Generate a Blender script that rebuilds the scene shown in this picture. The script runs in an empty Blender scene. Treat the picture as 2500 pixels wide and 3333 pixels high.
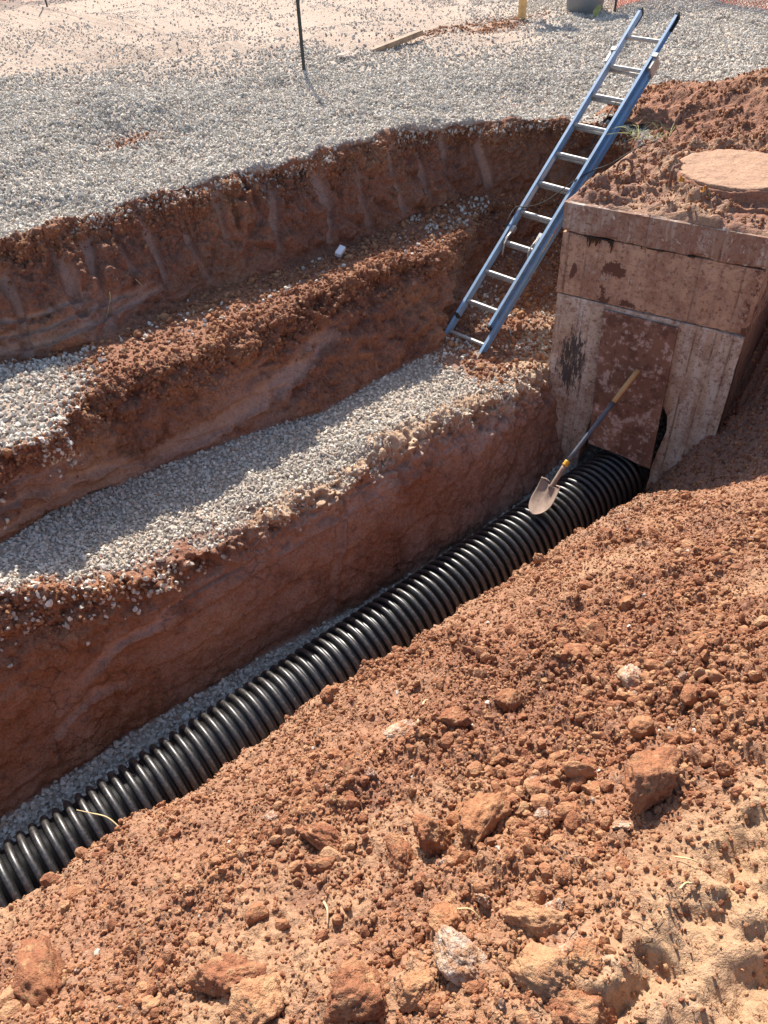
import bpy, bmesh, math, random
import numpy as np
from mathutils import Matrix, Vector

random.seed(7)
RNG = np.random.default_rng(11)
SC = bpy.context.scene
COL = SC.collection

# ------------------------------------------------------------------ camera
F_PX, IMG_W, IMG_H = 2502.0, 2500.0, 3333.0
PITCH, ROLL = math.radians(41.0), math.atan2(96, 1904)
CAM_Z = 2.0
_r0 = np.array([1.0, 0, 0]); _u0 = np.array([0, math.sin(PITCH), math.cos(PITCH)])
CAM_F = np.array([0, math.cos(PITCH), -math.sin(PITCH)])
CAM_R = math.cos(ROLL) * _r0 - math.sin(ROLL) * _u0
CAM_U = math.cos(ROLL) * _u0 + math.sin(ROLL) * _r0
cd = bpy.data.cameras.new("camera"); cam = bpy.data.objects.new("camera", cd); COL.objects.link(cam)
cd.sensor_fit = 'VERTICAL'; cd.sensor_height = 36.0; cd.lens = 36.0 * F_PX / IMG_H
cd.clip_start = 0.05; cd.clip_end = 2000
_m = np.eye(4); _m[:3, 0] = CAM_R; _m[:3, 1] = CAM_U; _m[:3, 2] = -CAM_F; _m[:3, 3] = (0, 0, CAM_Z)
cam.matrix_world = Matrix(_m.tolist())
SC.camera = cam

# ------------------------------------------------------------------ light
SUN_EL = math.radians(42.5)
SHADOW_HEAD = math.radians(10.0)                  # shadows fall towards -Y, a little to +X
to_sun = Vector((-math.sin(SHADOW_HEAD) * math.cos(SUN_EL), math.cos(SHADOW_HEAD) * math.cos(SUN_EL), math.sin(SUN_EL)))
sd = bpy.data.lights.new("sun", 'SUN'); sun = bpy.data.objects.new("sun", sd); COL.objects.link(sun)
sd.energy = 4.8; sd.angle = math.radians(0.53); sd.color = (1.0, 0.94, 0.85)
sun.rotation_euler = to_sun.to_track_quat('Z', 'Y').to_euler()
world = bpy.data.worlds.new("World"); SC.world = world; world.use_nodes = True
_wn = world.node_tree.nodes; _bg = _wn['Background']
_sky = _wn.new('ShaderNodeTexSky'); _sky.sky_type = 'NISHITA'; _sky.sun_disc = False
_sky.sun_elevation = SUN_EL
_sky.sun_rotation = math.atan2(to_sun.x, to_sun.y)
_sky.altitude = 300; _sky.dust_density = 2.0
world.node_tree.links.new(_sky.outputs[0], _bg.inputs[0]); _bg.inputs[1].default_value = 0.115
SC.view_settings.view_transform = 'Standard'; SC.view_settings.look = 'None'
SC.view_settings.gamma = 1.0; SC.view_settings.use_curve_mapping = False
SC.view_settings.exposure = 0.98
SC.cycles.max_bounces = 8; SC.cycles.diffuse_bounces = 4

# ------------------------------------------------------------------ frames of reference
TH = math.radians(38.25)
EU = np.array([math.cos(TH), math.sin(TH), 0]); EV = np.array([-math.sin(TH), math.cos(TH), 0])   # along / across the trench
def W(u, v, z):
    """trench coordinates (z measured from the eye height) to world"""
    u, v, z = np.broadcast_arrays(np.asarray(u, float), np.asarray(v, float), np.asarray(z, float))
    return u[..., None] * EU + v[..., None] * EV + (z[..., None] + CAM_Z) * np.array([0, 0, 1.0])
def UV(P):
    P = np.asarray(P, float); return P @ EU, P @ EV, P[..., 2] - CAM_Z
BA = np.array([1.427, 5.616, 0.0])                 # front left top corner of the concrete box, top at ground level
BE = np.array([math.cos(math.radians(-36.1)), math.sin(math.radians(-36.1)), 0]); BN = np.array([-BE[1], BE[0], 0])
BW = 1.435
def BOX(p, q, z):
    return BA + BE * p + BN * q + np.array([0, 0, z + CAM_Z])

# ------------------------------------------------------------------ numpy noise
def _hash(ix, iy, iz, seed):
    h = (ix.astype(np.uint32) * np.uint32(374761393) + iy.astype(np.uint32) * np.uint32(668265263)
         + iz.astype(np.uint32) * np.uint32(2147483647) + np.uint32(seed * 1013904223 & 0xffffffff))
    h = (h ^ (h >> np.uint32(13))) * np.uint32(1274126177)
    h = (h ^ (h >> np.uint32(15))) * np.uint32(2246822519)
    return ((h ^ (h >> np.uint32(16))) & np.uint32(0xffffff)).astype(np.float32) / np.float32(0xffffff)
def vnoise(P, scale, seed=0):
    P = np.asarray(P, np.float32) * np.float32(scale) + np.float32(1000.0)
    i = np.floor(P); f = P - i; i = i.astype(np.int64); f = f * f * f * (f * (f * 6 - 15) + 10)
    out = 0
    for dx in (0, 1):
        for dy in (0, 1):
            for dz in (0, 1):
                w = (f[..., 0] if dx else 1 - f[..., 0]) * (f[..., 1] if dy else 1 - f[..., 1]) * (f[..., 2] if dz else 1 - f[..., 2])
                out = out + w * _hash(i[..., 0] + dx, i[..., 1] + dy, i[..., 2] + dz, seed)
    return out * 2 - 1
def fbm(P, scale, octv=4, seed=0, gain=0.5):
    o = 0; a = 1.0; t = 0
    for k in range(octv):
        o = o + a * vnoise(P, scale * 2.03 ** k, seed + k * 17); t += a; a *= gain
    return o / t
def worley(P, scale, seed=0):
    """rounded lumps: 1 at a lump's middle, 0 in the cracks; also the lump's id"""
    P = np.asarray(P, np.float32) * np.float32(scale) + np.float32(1000.0)
    i = np.floor(P).astype(np.int64); best = np.full(P.shape[:-1], 9.0, np.float32); sec = best.copy(); ids = np.zeros(P.shape[:-1], np.float32)
    for dx in (-1, 0, 1):
        for dy in (-1, 0, 1):
            for dz in (-1, 0, 1):
                a, b, c = i[..., 0] + dx, i[..., 1] + dy, i[..., 2] + dz
                d = (a + _hash(a, b, c, seed) - P[..., 0]) ** 2 + (b + _hash(a, b, c, seed + 1) - P[..., 1]) ** 2 + (c + _hash(a, b, c, seed + 2) - P[..., 2]) ** 2
                m = d < best
                sec = np.where(m, best, np.minimum(sec, d))
                ids = np.where(m, _hash(a, b, c, seed + 3), ids); best = np.where(m, d, best)
    return np.sqrt(best), np.sqrt(sec), ids
def sstep(a, b, x):
    t = np.clip((np.asarray(x, float) - a) / (b - a), 0, 1); return t * t * (3 - 2 * t)

# ------------------------------------------------------------------ materials
class NT:
    def __init__(s, name):
        s.m = bpy.data.materials.new(name); s.m.use_nodes = True; s.n = s.m.node_tree.nodes; s.l = s.m.node_tree.links
        s.b = s.n['Principled BSDF']
    def set(s, sock, v):
        if v is None: return
        if isinstance(v, bpy.types.NodeSocket): s.l.new(v, sock)
        else:
            if isinstance(v, (tuple, list)) and len(v) == 3 and sock.type == 'RGBA': v = (*v, 1)
            sock.default_value = v
    def node(s, t, out=0, **kw):
        ins = kw.pop('ins', {}); n = s.n.new(t)
        for k, v in kw.items(): setattr(n, k, v)
        for k, v in ins.items(): s.set(n.inputs[k], v)
        return n.outputs[out]
    def pos(s): return s.node('ShaderNodeNewGeometry', 'Position')
    def objc(s): return s.node('ShaderNodeTexCoord', 'Object')
    def rnd(s): return s.node('ShaderNodeObjectInfo', 'Random')
    def attr(s, name): return s.node('ShaderNodeAttribute', 'Fac', attribute_name=name)
    def noise(s, vec, scale, detail=4, rough=0.6, dist=0.0):
        return s.node('ShaderNodeTexNoise', 0, ins={'Vector': vec, 'Scale': scale, 'Detail': detail, 'Roughness': rough, 'Distortion': dist})
    def voro(s, vec, scale, feature='F1', out=0, rand=1.0):
        return s.node('ShaderNodeTexVoronoi', out, feature=feature, ins={'Vector': vec, 'Scale': scale, 'Randomness': rand})
    def ramp(s, f, stops):
        n = s.n.new('ShaderNodeValToRGB'); s.set(n.inputs[0], f); cr = n.color_ramp
        while len(cr.elements) < len(stops): cr.elements.new(0.5)
        for el, (p, c) in zip(cr.elements, stops):
            el.position = p; el.color = (*c, 1) if isinstance(c, (tuple, list)) else (c, c, c, 1)
        return n.outputs[0]
    def mix(s, f, a, b, mode='MIX'):
        n = s.n.new('ShaderNodeMix'); n.data_type = 'RGBA'; n.blend_type = mode
        s.set(n.inputs[0], f); s.set(n.inputs[6], a); s.set(n.inputs[7], b); return n.outputs[2]
    def math(s, op, a, b=0.0, clamp=False):
        n = s.n.new('ShaderNodeMath'); n.operation = op; n.use_clamp = clamp; s.set(n.inputs[0], a); s.set(n.inputs[1], b); return n.outputs[0]
    def mapv(s, vec, scale=(1, 1, 1), rot=(0, 0, 0), loc=(0, 0, 0)):
        return s.node('ShaderNodeMapping', 0, ins={'Vector': vec, 'Scale': scale, 'Rotation': rot, 'Location': loc})
    def bump(s, h, strength=0.5, dist=0.01, normal=None):
        return s.node('ShaderNodeBump', 0, ins={'Height': h, 'Strength': strength, 'Distance': dist, 'Normal': normal})
    def done(s, col, rough=0.9, normal=None, metal=0.0, spec=None):
        s.set(s.b.inputs['Base Color'], col); s.set(s.b.inputs['Roughness'], rough); s.set(s.b.inputs['Metallic'], metal)
        if normal is not None: s.set(s.b.inputs['Normal'], normal)
        if spec is not None: s.set(s.b.inputs['Specular IOR Level'], spec)
        return s.m

DARK, RED, ORANGE, TAN, MAUVE = (0.145, 0.056, 0.037), (0.285, 0.112, 0.062), (0.415, 0.187, 0.090), (0.560, 0.355, 0.185), (0.260, 0.150, 0.115)
STONE = (0.50, 0.48, 0.44)
def clay_material(name, fine=1.0):
    t = NT(name); p = t.pos()
    n1 = t.noise(p, 1.3, 5, 0.6); n2 = t.noise(p, 9, 6, 0.65); n3 = t.noise(p, 70, 5, 0.7)
    c = t.ramp(n1, [(0.30, DARK), (0.50, RED), (0.72, ORANGE)])
    c2 = t.ramp(n2, [(0.30, DARK), (0.52, RED), (0.75, (0.36, 0.165, 0.095))])
    c = t.mix(0.5, c, c2)
    c = t.mix(t.attr('red'), c, t.mix(n2, (0.27, 0.098, 0.045), (0.40, 0.175, 0.080)))
    c = t.mix(t.attr('smear'), c, t.mix(t.noise(p, 18, 4, 0.6), (0.260, 0.140, 0.100), (0.470, 0.305, 0.235)))
    c = t.mix(t.math('MULTIPLY', t.ramp(t.noise(p, 34, 6, 0.75), [(0.57, 0.0), (0.66, 0.7)]), t.ramp(t.noise(p, 3.1, 3, 0.6), [(0.45, 0.0), (0.6, 1.0)])), c, (0.42, 0.31, 0.25))
    c = t.mix(t.math('MULTIPLY', t.ramp(t.noise(p, 5.5, 5, 0.7), [(0.34, 1.0), (0.46, 0.0)]), 0.6), c, (0.11, 0.045, 0.030))
    c = t.mix(t.attr('pale'), c, t.mix(n2, (0.40, 0.215, 0.125), TAN))
    c = t.mix(t.attr('dust'), c, t.mix(n2, (0.44, 0.36, 0.285), (0.58, 0.52, 0.44)))
    c = t.mix(t.ramp(n3, [(0.35, 0.0), (0.75, 0.55)]), c, t.mix(0.5, c, (0.62, 0.42, 0.30)), 'MIX')
    c = t.mix(t.ramp(n3, [(0.25, 0.75), (0.5, 0.0)]), c, (0.5, 0.5, 0.5), 'MULTIPLY')
    c = t.mix(0.30, c, t.ramp(t.noise(p, 25, 6, 0.75), [(0.35, (0.45, 0.40, 0.38)), (0.65, (1.0, 1.0, 1.0))]), 'MULTIPLY')
    rough_amt = t.math('SUBTRACT', 1.0, t.math('MULTIPLY', t.attr('smear'), 0.65))
    wp = t.node('ShaderNodeVectorMath', 0, operation='ADD', ins={0: p, 1: t.node('ShaderNodeVectorMath', 0, operation='SCALE', ins={0: t.node('ShaderNodeTexNoise', 1, ins={'Vector': p, 'Scale': 11.0, 'Detail': 4.0}), 'Scale': 0.10})})
    ck = t.ramp(t.voro(wp, 7.5, 'DISTANCE_TO_EDGE'), [(0.0, 0.0), (0.035, 1.0)])
    ckm = t.ramp(t.noise(p, 2.2, 3, 0.5), [(0.52, 0.0), (0.66, 0.8)])
    ck = t.math('MAXIMUM', ck, t.math('SUBTRACT', 1.0, ckm))
    v = t.voro(t.mix(0.03, p, t.noise(p, 30, 2, 0.5)), 42); h = t.math('ADD', t.math('MULTIPLY', n3, 0.8), t.math('MULTIPLY', t.math('SUBTRACT', 1.0, v), 0.7))
    h = t.math('ADD', h, t.math('MULTIPLY', t.noise(p, 220, 3, 0.6), 0.35))
    c = t.mix(t.math('MULTIPLY', t.math('SUBTRACT', 1.0, ck), 0.4), c, (0.07, 0.03, 0.02))  # crack lines darkened: crevice shade put into the colour
    h = t.math('ADD', h, t.math('MULTIPLY', ck, 1.3)); h = t.math('ADD', h, t.math('MULTIPLY', n2, 1.6))
    nb = t.bump(h, t.math('MULTIPLY', rough_amt, 0.9 * fine), 0.016)
    return t.done(c, t.math('SUBTRACT', 0.92, t.math('MULTIPLY', t.attr('smear'), 0.28)), nb, spec=0.3)
def clod_material(name, light=0.0):
    t = NT(name); w = t.pos(); p = t.objc(); r = t.rnd()
    n1 = t.noise(w, 1.3, 5, 0.6); n2 = t.noise(w, 9, 6, 0.65); n3 = t.noise(w, 70, 5, 0.7)
    c = t.mix(0.5, t.ramp(n1, [(0.30, DARK), (0.50, RED), (0.72, ORANGE)]), t.ramp(n2, [(0.30, RED), (0.52, (0.350, 0.148, 0.074)), (0.75, (0.46, 0.220, 0.108))]))
    c = t.mix(t.ramp(r, [(0.0, 0.5), (0.25, 0.1), (1.0, 0.7)]), c, t.ramp(r, [(0.0, (0.16, 0.065, 0.038)), (0.25, RED), (0.6, (0.45, 0.210, 0.100)), (1.0, (0.56, 0.330, 0.185))]))
    if light: c = t.mix(t.ramp(t.noise(p, 2.5, 5, 0.7), [(0.40, 0.0), (0.60, light)]), c, t.ramp(n3, [(0.35, (0.45, 0.33, 0.24)), (0.65, (0.70, 0.62, 0.53))]))
    c = t.mix(t.ramp(n3, [(0.25, 0.8), (0.52, 0.0)]), c, (0.50, 0.46, 0.44), 'MULTIPLY'); c = t.mix(t.ramp(t.noise(w, 26, 5, 0.7), [(0.50, 0.0), (0.70, 0.6)]), c, TAN)
    h = t.math('ADD', n3, t.math('MULTIPLY', t.noise(w, 230, 3, 0.6), 0.5))
    h = t.math('ADD', h, t.math('MULTIPLY', t.noise(w, 28, 4, 0.65), 1.2)); return t.done(c, 0.95, t.bump(h, 0.9, 0.012), spec=0.2)
def stone_material(name, tint=(1, 1, 1)):
    t = NT(name); p = t.objc(); r = t.rnd()
    c = t.ramp(r, [(0.0, (0.36, 0.335, 0.295)), (0.25, (0.48, 0.455, 0.415)), (0.7, (0.60, 0.575, 0.53)), (0.93, (0.72, 0.70, 0.66)), (1.0, (0.42, 0.28, 0.20))])
    c = t.mix(t.ramp(t.noise(p, 2.2, 4, 0.6), [(0.42, 0.0), (0.75, 0.55)]), c, (0.44, 0.36, 0.29))
    c = t.mix(1.0, c, (1.0, 0.955, 0.88), 'MULTIPLY')
    return t.done(c, 0.9, t.bump(t.noise(p, 7, 4, 0.6), 0.35, 0.003), spec=0.3)
def plain(name, col, rough=0.6, metal=0.0, var=0.25, scale=20, bump=0.1, dirt=None, dirt_amt=0.5, spec=None):
    t = NT(name); p = t.objc(); n = t.noise(p, scale, 5, 0.65)
    c = t.mix(t.ramp(n, [(0.3, 0.0), (0.7, 1.0)]), tuple(x * (1 - var) for x in col), tuple(min(1, x * (1 + var)) for x in col))
    if dirt: c = t.mix(t.math('MULTIPLY', t.ramp(t.noise(p, scale * 0.35, 6, 0.7), [(0.45, 0.0), (0.7, 1.0)]), dirt_amt), c, dirt)
    return t.done(c, rough, t.bump(n, bump, 0.01), metal, spec)

M = {}
M['clay'] = clay_material('red_clay')
M['clod'] = clod_material('clay_clod'); M['pale_clod'] = clod_material('pale_crusted_clod', 0.75)
M['stone'] = stone_material('limestone_gravel')

# ------------------------------------------------------------------ object helpers
def tag(o, label=None, cat=None, group=None, kind=None):
    for k, v in (('label', label), ('category', cat), ('group', group), ('kind', kind)):
        if v: o[k] = v
    return o
def link(name, me, mat=None, parent=None):
    o = bpy.data.objects.new(name, me); COL.objects.link(o)
    if mat is not None and me is not None: me.materials.append(mat)
    if parent is not None: o.parent = parent
    return o
def empty(name, loc, rot=None):
    o = bpy.data.objects.new(name, None); COL.objects.link(o); o.location = loc; o.empty_display_size = 0.1
    if rot is not None: o.rotation_euler = rot
    return o
def mesh_np(name, V, Q, smooth=True):
    V = np.ascontiguousarray(V, np.float32).reshape(-1, 3); Q = np.ascontiguousarray(Q, np.int32); n = Q.shape[1]
    me = bpy.data.meshes.new(name); me.vertices.add(len(V)); me.vertices.foreach_set('co', V.ravel())
    me.loops.add(Q.size); me.loops.foreach_set('vertex_index', Q.ravel())
    me.polygons.add(len(Q)); me.polygons.foreach_set('loop_start', np.arange(0, Q.size, n, dtype=np.int32))
    me.polygons.foreach_set('loop_total', np.full(len(Q), n, np.int32))
    if smooth: me.polygons.foreach_set('use_smooth', np.ones(len(Q), bool))
    me.update(calc_edges=True); return me
def grid_quads(r, c):
    i = np.arange(r * c).reshape(r, c); return np.stack([i[:-1, :-1], i[:-1, 1:], i[1:, 1:], i[1:, :-1]], -1).reshape(-1, 4)
def set_attr(me, name, arr):
    a = me.attributes.new(name, 'FLOAT', 'POINT'); a.data.foreach_set('value', np.ascontiguousarray(arr, np.float32).ravel())
def grid_normals(P):
    n = np.cross(np.gradient(P, axis=1), np.gradient(P, axis=0)); n /= np.linalg.norm(n, axis=-1, keepdims=True) + 1e-12
    return n
def bm_mesh(name, bm, smooth=False):
    me = bpy.data.meshes.new(name); bm.normal_update(); bm.to_mesh(me); bm.free()
    if smooth:
        for f in me.polygons: f.use_smooth = True
    return me
def add_box(bm, c, half, axes=None):
    ax = np.eye(3) if axes is None else np.array(axes)
    vs = [bm.verts.new(tuple(np.array(c) + ax[0] * half[0] * i + ax[1] * half[1] * j + ax[2] * half[2] * k)) for i in (-1, 1) for j in (-1, 1) for k in (-1, 1)]
    for f in ((0, 1, 3, 2), (4, 6, 7, 5), (0, 4, 5, 1), (2, 3, 7, 6), (0, 2, 6, 4), (1, 5, 7, 3)): bm.faces.new([vs[i] for i in f])
    return vs
def add_tube(bm, pts, rad, seg=8, cap=True):
    pts = [np.array(p, float) for p in pts]; rads = rad if isinstance(rad, (list, tuple, np.ndarray)) else [rad] * len(pts)
    rings = []; up = None
    for i, p in enumerate(pts):
        d = pts[min(i + 1, len(pts) - 1)] - pts[max(i - 1, 0)]; d /= np.linalg.norm(d) + 1e-12
        if up is None: up = np.array([0, 0, 1.0]) if abs(d[2]) < 0.9 else np.array([1.0, 0, 0])
        x = np.cross(up, d); x /= np.linalg.norm(x); y = np.cross(d, x); up = y
        rings.append([bm.verts.new(tuple(p + (x * math.cos(t) + y * math.sin(t)) * rads[i])) for t in np.linspace(0, 2 * math.pi, seg, endpoint=False)])
    for A, B in zip(rings, rings[1:]):
        for k in range(seg): bm.faces.new((A[k], A[(k + 1) % seg], B[(k + 1) % seg], B[k]))
    if cap:
        bm.faces.new(rings[0][::-1]); bm.faces.new(rings[-1])
def fix(bm): bmesh.ops.recalc_face_normals(bm, faces=bm.faces[:]); return bm
def catmull(pts, n):
    pts = np.array(pts, float); P = np.vstack([2 * pts[0] - pts[1], pts, 2 * pts[-1] - pts[-2]]); out = []
    for s in np.linspace(0, len(pts) - 1 - 1e-9, n):
        i = int(s); t = s - i; a, b, c, d = P[i:i + 4]
        out.append(0.5 * (2 * b + (c - a) * t + (2 * a - 5 * b + 4 * c - d) * t * t + (3 * b - a - 3 * c + d) * t ** 3))
    return np.array(out)

# ------------------------------------------------------------------ terrain: far side of the trench (yard, stepped bank, bedding)
def curve(tab):
    tab = np.array(tab, float); return lambda u: (np.interp(u, tab[:, 0], tab[:, 1]), np.interp(u, tab[:, 0], tab[:, 2]))
C1 = curve([(-40, 6.1, -2), (-1, 6.0, -2), (1.33, 5.92, -2), (1.65, 5.87, -2), (2.03, 5.93, -2), (2.4, 5.9, -2), (2.79, 5.87, -2), (3.28, 5.84, -2), (3.78, 5.74, -2), (4.3, 5.78, -2), (5, 5.71, -2), (5.5, 5.5, -2), (5.9, 5.2, -2), (6.1, 5.05, -2)])
C2 = curve([(-40, 5.7, -2.72), (0, 5.6, -2.72), (0.97, 5.62, -2.72), (1.35, 5.38, -2.72), (1.67, 5.35, -2.72), (2.1, 5.42, -2.72), (2.5, 5.54, -2.72), (3.1, 5.46, -2.72), (3.5, 5.43, -2.72), (3.9, 5.43, -2.72), (4.35, 5.47, -2.72), (4.9, 5.5, -2.68), (5.5, 5.36, -2.62), (5.8, 5.12, -2.62), (6.1, 4.92, -2.62)])
C3 = curve([(-40, 4.5, -2.7), (0, 4.5, -2.68), (0.56, 4.43, -2.68), (0.8, 4.32, -2.68), (1.28, 4.68, -2.68), (1.6, 4.7, -2.68), (1.95, 4.62, -2.68), (2.37, 4.7, -2.68), (2.85, 4.78, -2.68), (3.3, 4.82, -2.68), (3.85, 4.86, -2.68), (4.2, 4.8, -2.68), (4.45, 4.75, -2.7), (4.7, 4.85, -2.72), (5.2, 5.06, -2.7), (5.6, 5.18, -2.68), (5.8, 5.04, -2.7), (6.1, 4.86, -2.7)])
C4 = curve([(-40, 4.2, -3.15), (0.0, 4.23, -3.18), (0.31, 4.26, -3.2), (0.67, 4.47, -3.28), (0.98, 4.58, -3.36), (1.22, 4.53, -3.38), (1.57, 4.55, -3.38), (2.1, 4.47, -3.38), (2.47, 4.4, -3.38), (2.85, 4.3, -3.38), (3.38, 4.37, -3.38), (3.8, 4.38, -3.37), (4.1, 4.36, -3.35), (4.45, 4.5, -3.3), (4.8, 4.68, -3.22), (5.3, 4.88, -3.12), (5.8, 4.9, -3.0), (6.1, 4.75, -2.95)])
C5 = curve([(-40, 3.85, -3.1), (-0.3, 3.85, -3.12), (0.17, 3.78, -3.15), (0.31, 3.73, -3.19), (0.57, 3.66, -3.28), (0.98, 3.58, -3.36), (1.32, 3.56, -3.4), (1.57, 3.55, -3.4), (1.97, 3.54, -3.39), (2.35, 3.54, -3.39), (2.82, 3.55, -3.38), (3.37, 3.57, -3.38), (3.78, 3.53, -3.38), (4.14, 3.48, -3.39), (4.5, 3.5, -3.38), (5.0, 3.6, -3.3), (6.1, 3.85, -3.1)])
C5b = curve([(-40, 3.52, -3.6), (0.0, 3.52, -3.6), (0.4, 3.49, -3.62), (0.9, 3.44, -3.66), (1.6, 3.41, -3.66), (2.4, 3.36, -3.60), (3.4, 3.36, -3.58), (4.2, 3.35, -3.60), (4.6, 3.4, -3.7), (6.1, 3.6, -3.6)])
C6 = curve([(-40, 3.32, -4.32), (-0.4, 3.31, -4.32), (0.4, 3.34, -4.32), (1.4, 3.29, -4.31), (1.9, 3.23, -4.31), (2.6, 3.19, -4.31), (3.3, 3.16, -4.3), (4.1, 3.2, -4.28), (4.6, 3.3, -4.26), (6.1, 3.4, -4.25)])
C7 = curve([(-40, 2.75, -4.42), (6.1, 2.75, -4.38)])
C8 = curve([(-40, 2.05, -4.46), (6.1, 2.05, -4.46)])
CONT = [C1, C2, C3, C4, C5, C5b, C6, C7, C8]
uu = np.concatenate([-np.geomspace(40, 0.95, 46), np.arange(-0.9, 6.1, 0.0098), [6.1]])
inner = [np.stack([uu, *c(uu)], -1) for c in CONT]           # each: columns x (u, v, z)
outs = [0.12, 0.5, 1.2, 2.6, 6.0, 16.0, 70.0]
outer = [np.stack([uu, C1(uu)[0] + d, np.full_like(uu, -2.0)], -1) for d in outs][::-1]
# the head of the pit, swinging round to the box's back corner
HEAD = [(6.1, 5.05, 0.1, 1.0), (6.19, 4.95, 0.45, 0.9), (6.26, 4.62, 0.85, 0.5), (6.24, 4.32, 1.0, 0.15), (6.14, 4.02, 1.0, -0.2), (5.95, 3.9, 0.9, -0.45)]
hs = np.array([h[:2] for h in HEAD]); hd = np.array([h[2:] for h in HEAD]); NH = 96
rim = catmull(hs, NH); rdir = catmull(hd, NH); rdir /= np.linalg.norm(rdir, axis=1, keepdims=True)
last = np.array([c[-1] for c in inner])                        # 9 x 3 at u = 6.1
ctr = np.array([5.35, 4.2, -3.2])
head_rows = []
for d in outs[::-1]: head_rows.append(np.column_stack([rim + rdir * d, np.full(NH, -2.0)]))
fr = [0, 0.12, 0.15, 0.20, 0.75, 0.8, 0.85, 0.9, 0.95]; zz = [-2.0, -2.62, -2.70, -2.95, -3.2, -3.3, -3.4, -3.5, -3.6]
for k in range(9):
    goal = np.column_stack([rim + (ctr[:2] - rim) * fr[k], np.full(NH, zz[k])]); w = sstep(0, 14, np.arange(NH))[:, None]
    head_rows.append(last[k] * (1 - w) + goal * w)
rows_ctrl = [np.vstack([a, b[1:]]) for a, b in zip(outer + inner, head_rows)]      # 16 x ncol x 3
NR = [5, 9, 26, 46, 40, 34, 18, 84, 62, 74, 84, 34, 66, 50, 10]
grid = []; cpar = []
for k, n in enumerate(NR):
    for j in range(n):
        t = j / n; grid.append(rows_ctrl[k] * (1 - t) + rows_ctrl[k + 1] * t); cpar.append(k - 7 + t)
grid.append(rows_ctrl[-1]); cpar.append(8.0)
G = np.array(grid); cpar = np.array(cpar)[:, None] * np.ones(G.shape[1])[None]     # cpar 0 = rim, 1 = foot of upper wall, 2 = edge of upper bench ...
for _ in range(3):                                            # round the edges
    S = G.copy(); S[1:-1] = (G[:-2] + 2 * G[1:-1] + G[2:]) / 4; wsm = (cpar > -1.5) & (cpar < 7.5); G[wsm] = S[wsm]
u_, v_, z_ = G[..., 0], G[..., 1], G[..., 2]
P = W(u_, v_, z_); Nn = grid_normals(P)
if Nn[20, 300, 2] < 0: Nn = -Nn
inyard = 1 - sstep(-0.2, 0.02, cpar)
wall1 = sstep(0.0, 0.1, cpar) * (1 - sstep(0.92, 1.05, cpar)); bench1 = sstep(0.95, 1.05, cpar) * (1 - sstep(1.9, 2.05, cpar))
wall2 = sstep(1.95, 2.1, cpar) * (1 - sstep(2.92, 3.03, cpar)); bench2 = sstep(2.97, 3.05, cpar) * (1 - sstep(3.85, 4.05, cpar))
wall3 = sstep(3.9, 4.1, cpar) * (1 - sstep(5.93, 6.03, cpar)); floor = sstep(5.95, 6.05, cpar)
t1 = np.clip(cpar, 0, 1); t2 = np.clip(cpar - 2, 0, 1); t3 = np.clip((cpar - 4) / 2, 0, 1)
Pd = P.copy()
# broad shape
low = fbm(P, 1.6, 3, 1); mid = fbm(P, 6.0, 3, 5); fine = fbm(P, 22.0, 3, 9)
walls = np.clip(wall1 + wall2 + wall3, 0, 1)
crumb = np.exp(-((cpar - 0.10) / 0.16) ** 2) + np.exp(-((cpar - 2.05) / 0.22) ** 2) + 0.8 * np.exp(-((cpar - 4.1) / 0.3) ** 2)
# tooth grooves left by the bucket: smooth vertical scoops
smear = np.zeros_like(cpar); dgro = np.zeros_like(cpar)
for (u0, w0, sl, ta, tb) in [(1.25, .05, -.10, .25, 1), (1.62, .035, .0, .1, .8), (1.9, .06, -.18, .15, .95), (2.12, .03, 0, .05, .6), (2.36, .035, .02, .02, .75), (2.66, .028, .02, .1, .9), (3.0, .045, -.12, .02, .55), (3.3, .03, .0, .1, .5), (3.47, .05, -.12, .05, .8), (3.72, .03, -.02, .05, .5), (3.98, .045, -.1, .08, .9), (4.4, .035, -.05, .1, .9), (4.75, .05, .03, .05, .9), (5.05, .03, .02, .1, .8), (5.3, .04, 0, .05, .85), (5.6, .035, .05, .05, .9), (0.9, .05, -.2, .1, .9), (0.55, .05, -.25, .2, .9)]:
    w0 = w0 * 1.3; x = u_ - (u0 + sl * t1 ** 1.6 + 0.012 * np.sin(9 * t1 + u0 * 7) + 0.010 * mid); m = np.exp(-(x / (w0 * (0.75 + 0.35 * np.sin(5 * t1 + 11 * u0)))) ** 8) * sstep(ta - .05, ta + .06, t1) * (1 - sstep(tb - .08, tb + .05, t1)) * (cpar < 1.0)
    smear = np.maximum(smear, m); dgro -= 0.045 * m
    dgro += 0.014 * np.exp(-((np.abs(x) - w0 * 1.35) / (w0 * 0.4)) ** 2) * sstep(ta, ta + .1, t1) * (1 - sstep(tb - .1, tb, t1)) * (cpar < 1)
# long sweeping scrapes on the lower parts (bucket curled through the face)
def scrape(par_t, lo, hi, ua, ub, slope, freq, bend, seed):
    ph = par_t * freq + slope * (u_ - ua) + bend * (u_ - ua) ** 2 + 0.25 * vnoise(W(u_ * 0.6, v_ * 0, z_ * 0.5), 2.0, seed)
    saw = ph - np.floor(ph); m = sstep(lo - .08, lo + .08, par_t) * (1 - sstep(hi - .08, hi + .04, par_t)) * sstep(ua - .2, ua + .1, u_) * (1 - sstep(ub - .3, ub + .1, u_))
    return m, (saw - 0.5) * m
sm1, sc1 = scrape(t1, 0.55, 1.0, 0.4, 2.6, 0.9, 7, 0.05, 31); sm1 *= (cpar < 1); sc1 *= (cpar < 1)
sm2, sc2 = scrape(t2, 0.35, 1.0, -0.6, 3.2, -0.7, 5, 0.10, 33); g2 = (cpar > 2) & (cpar < 3); sm2 *= g2; sc2 *= g2
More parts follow.
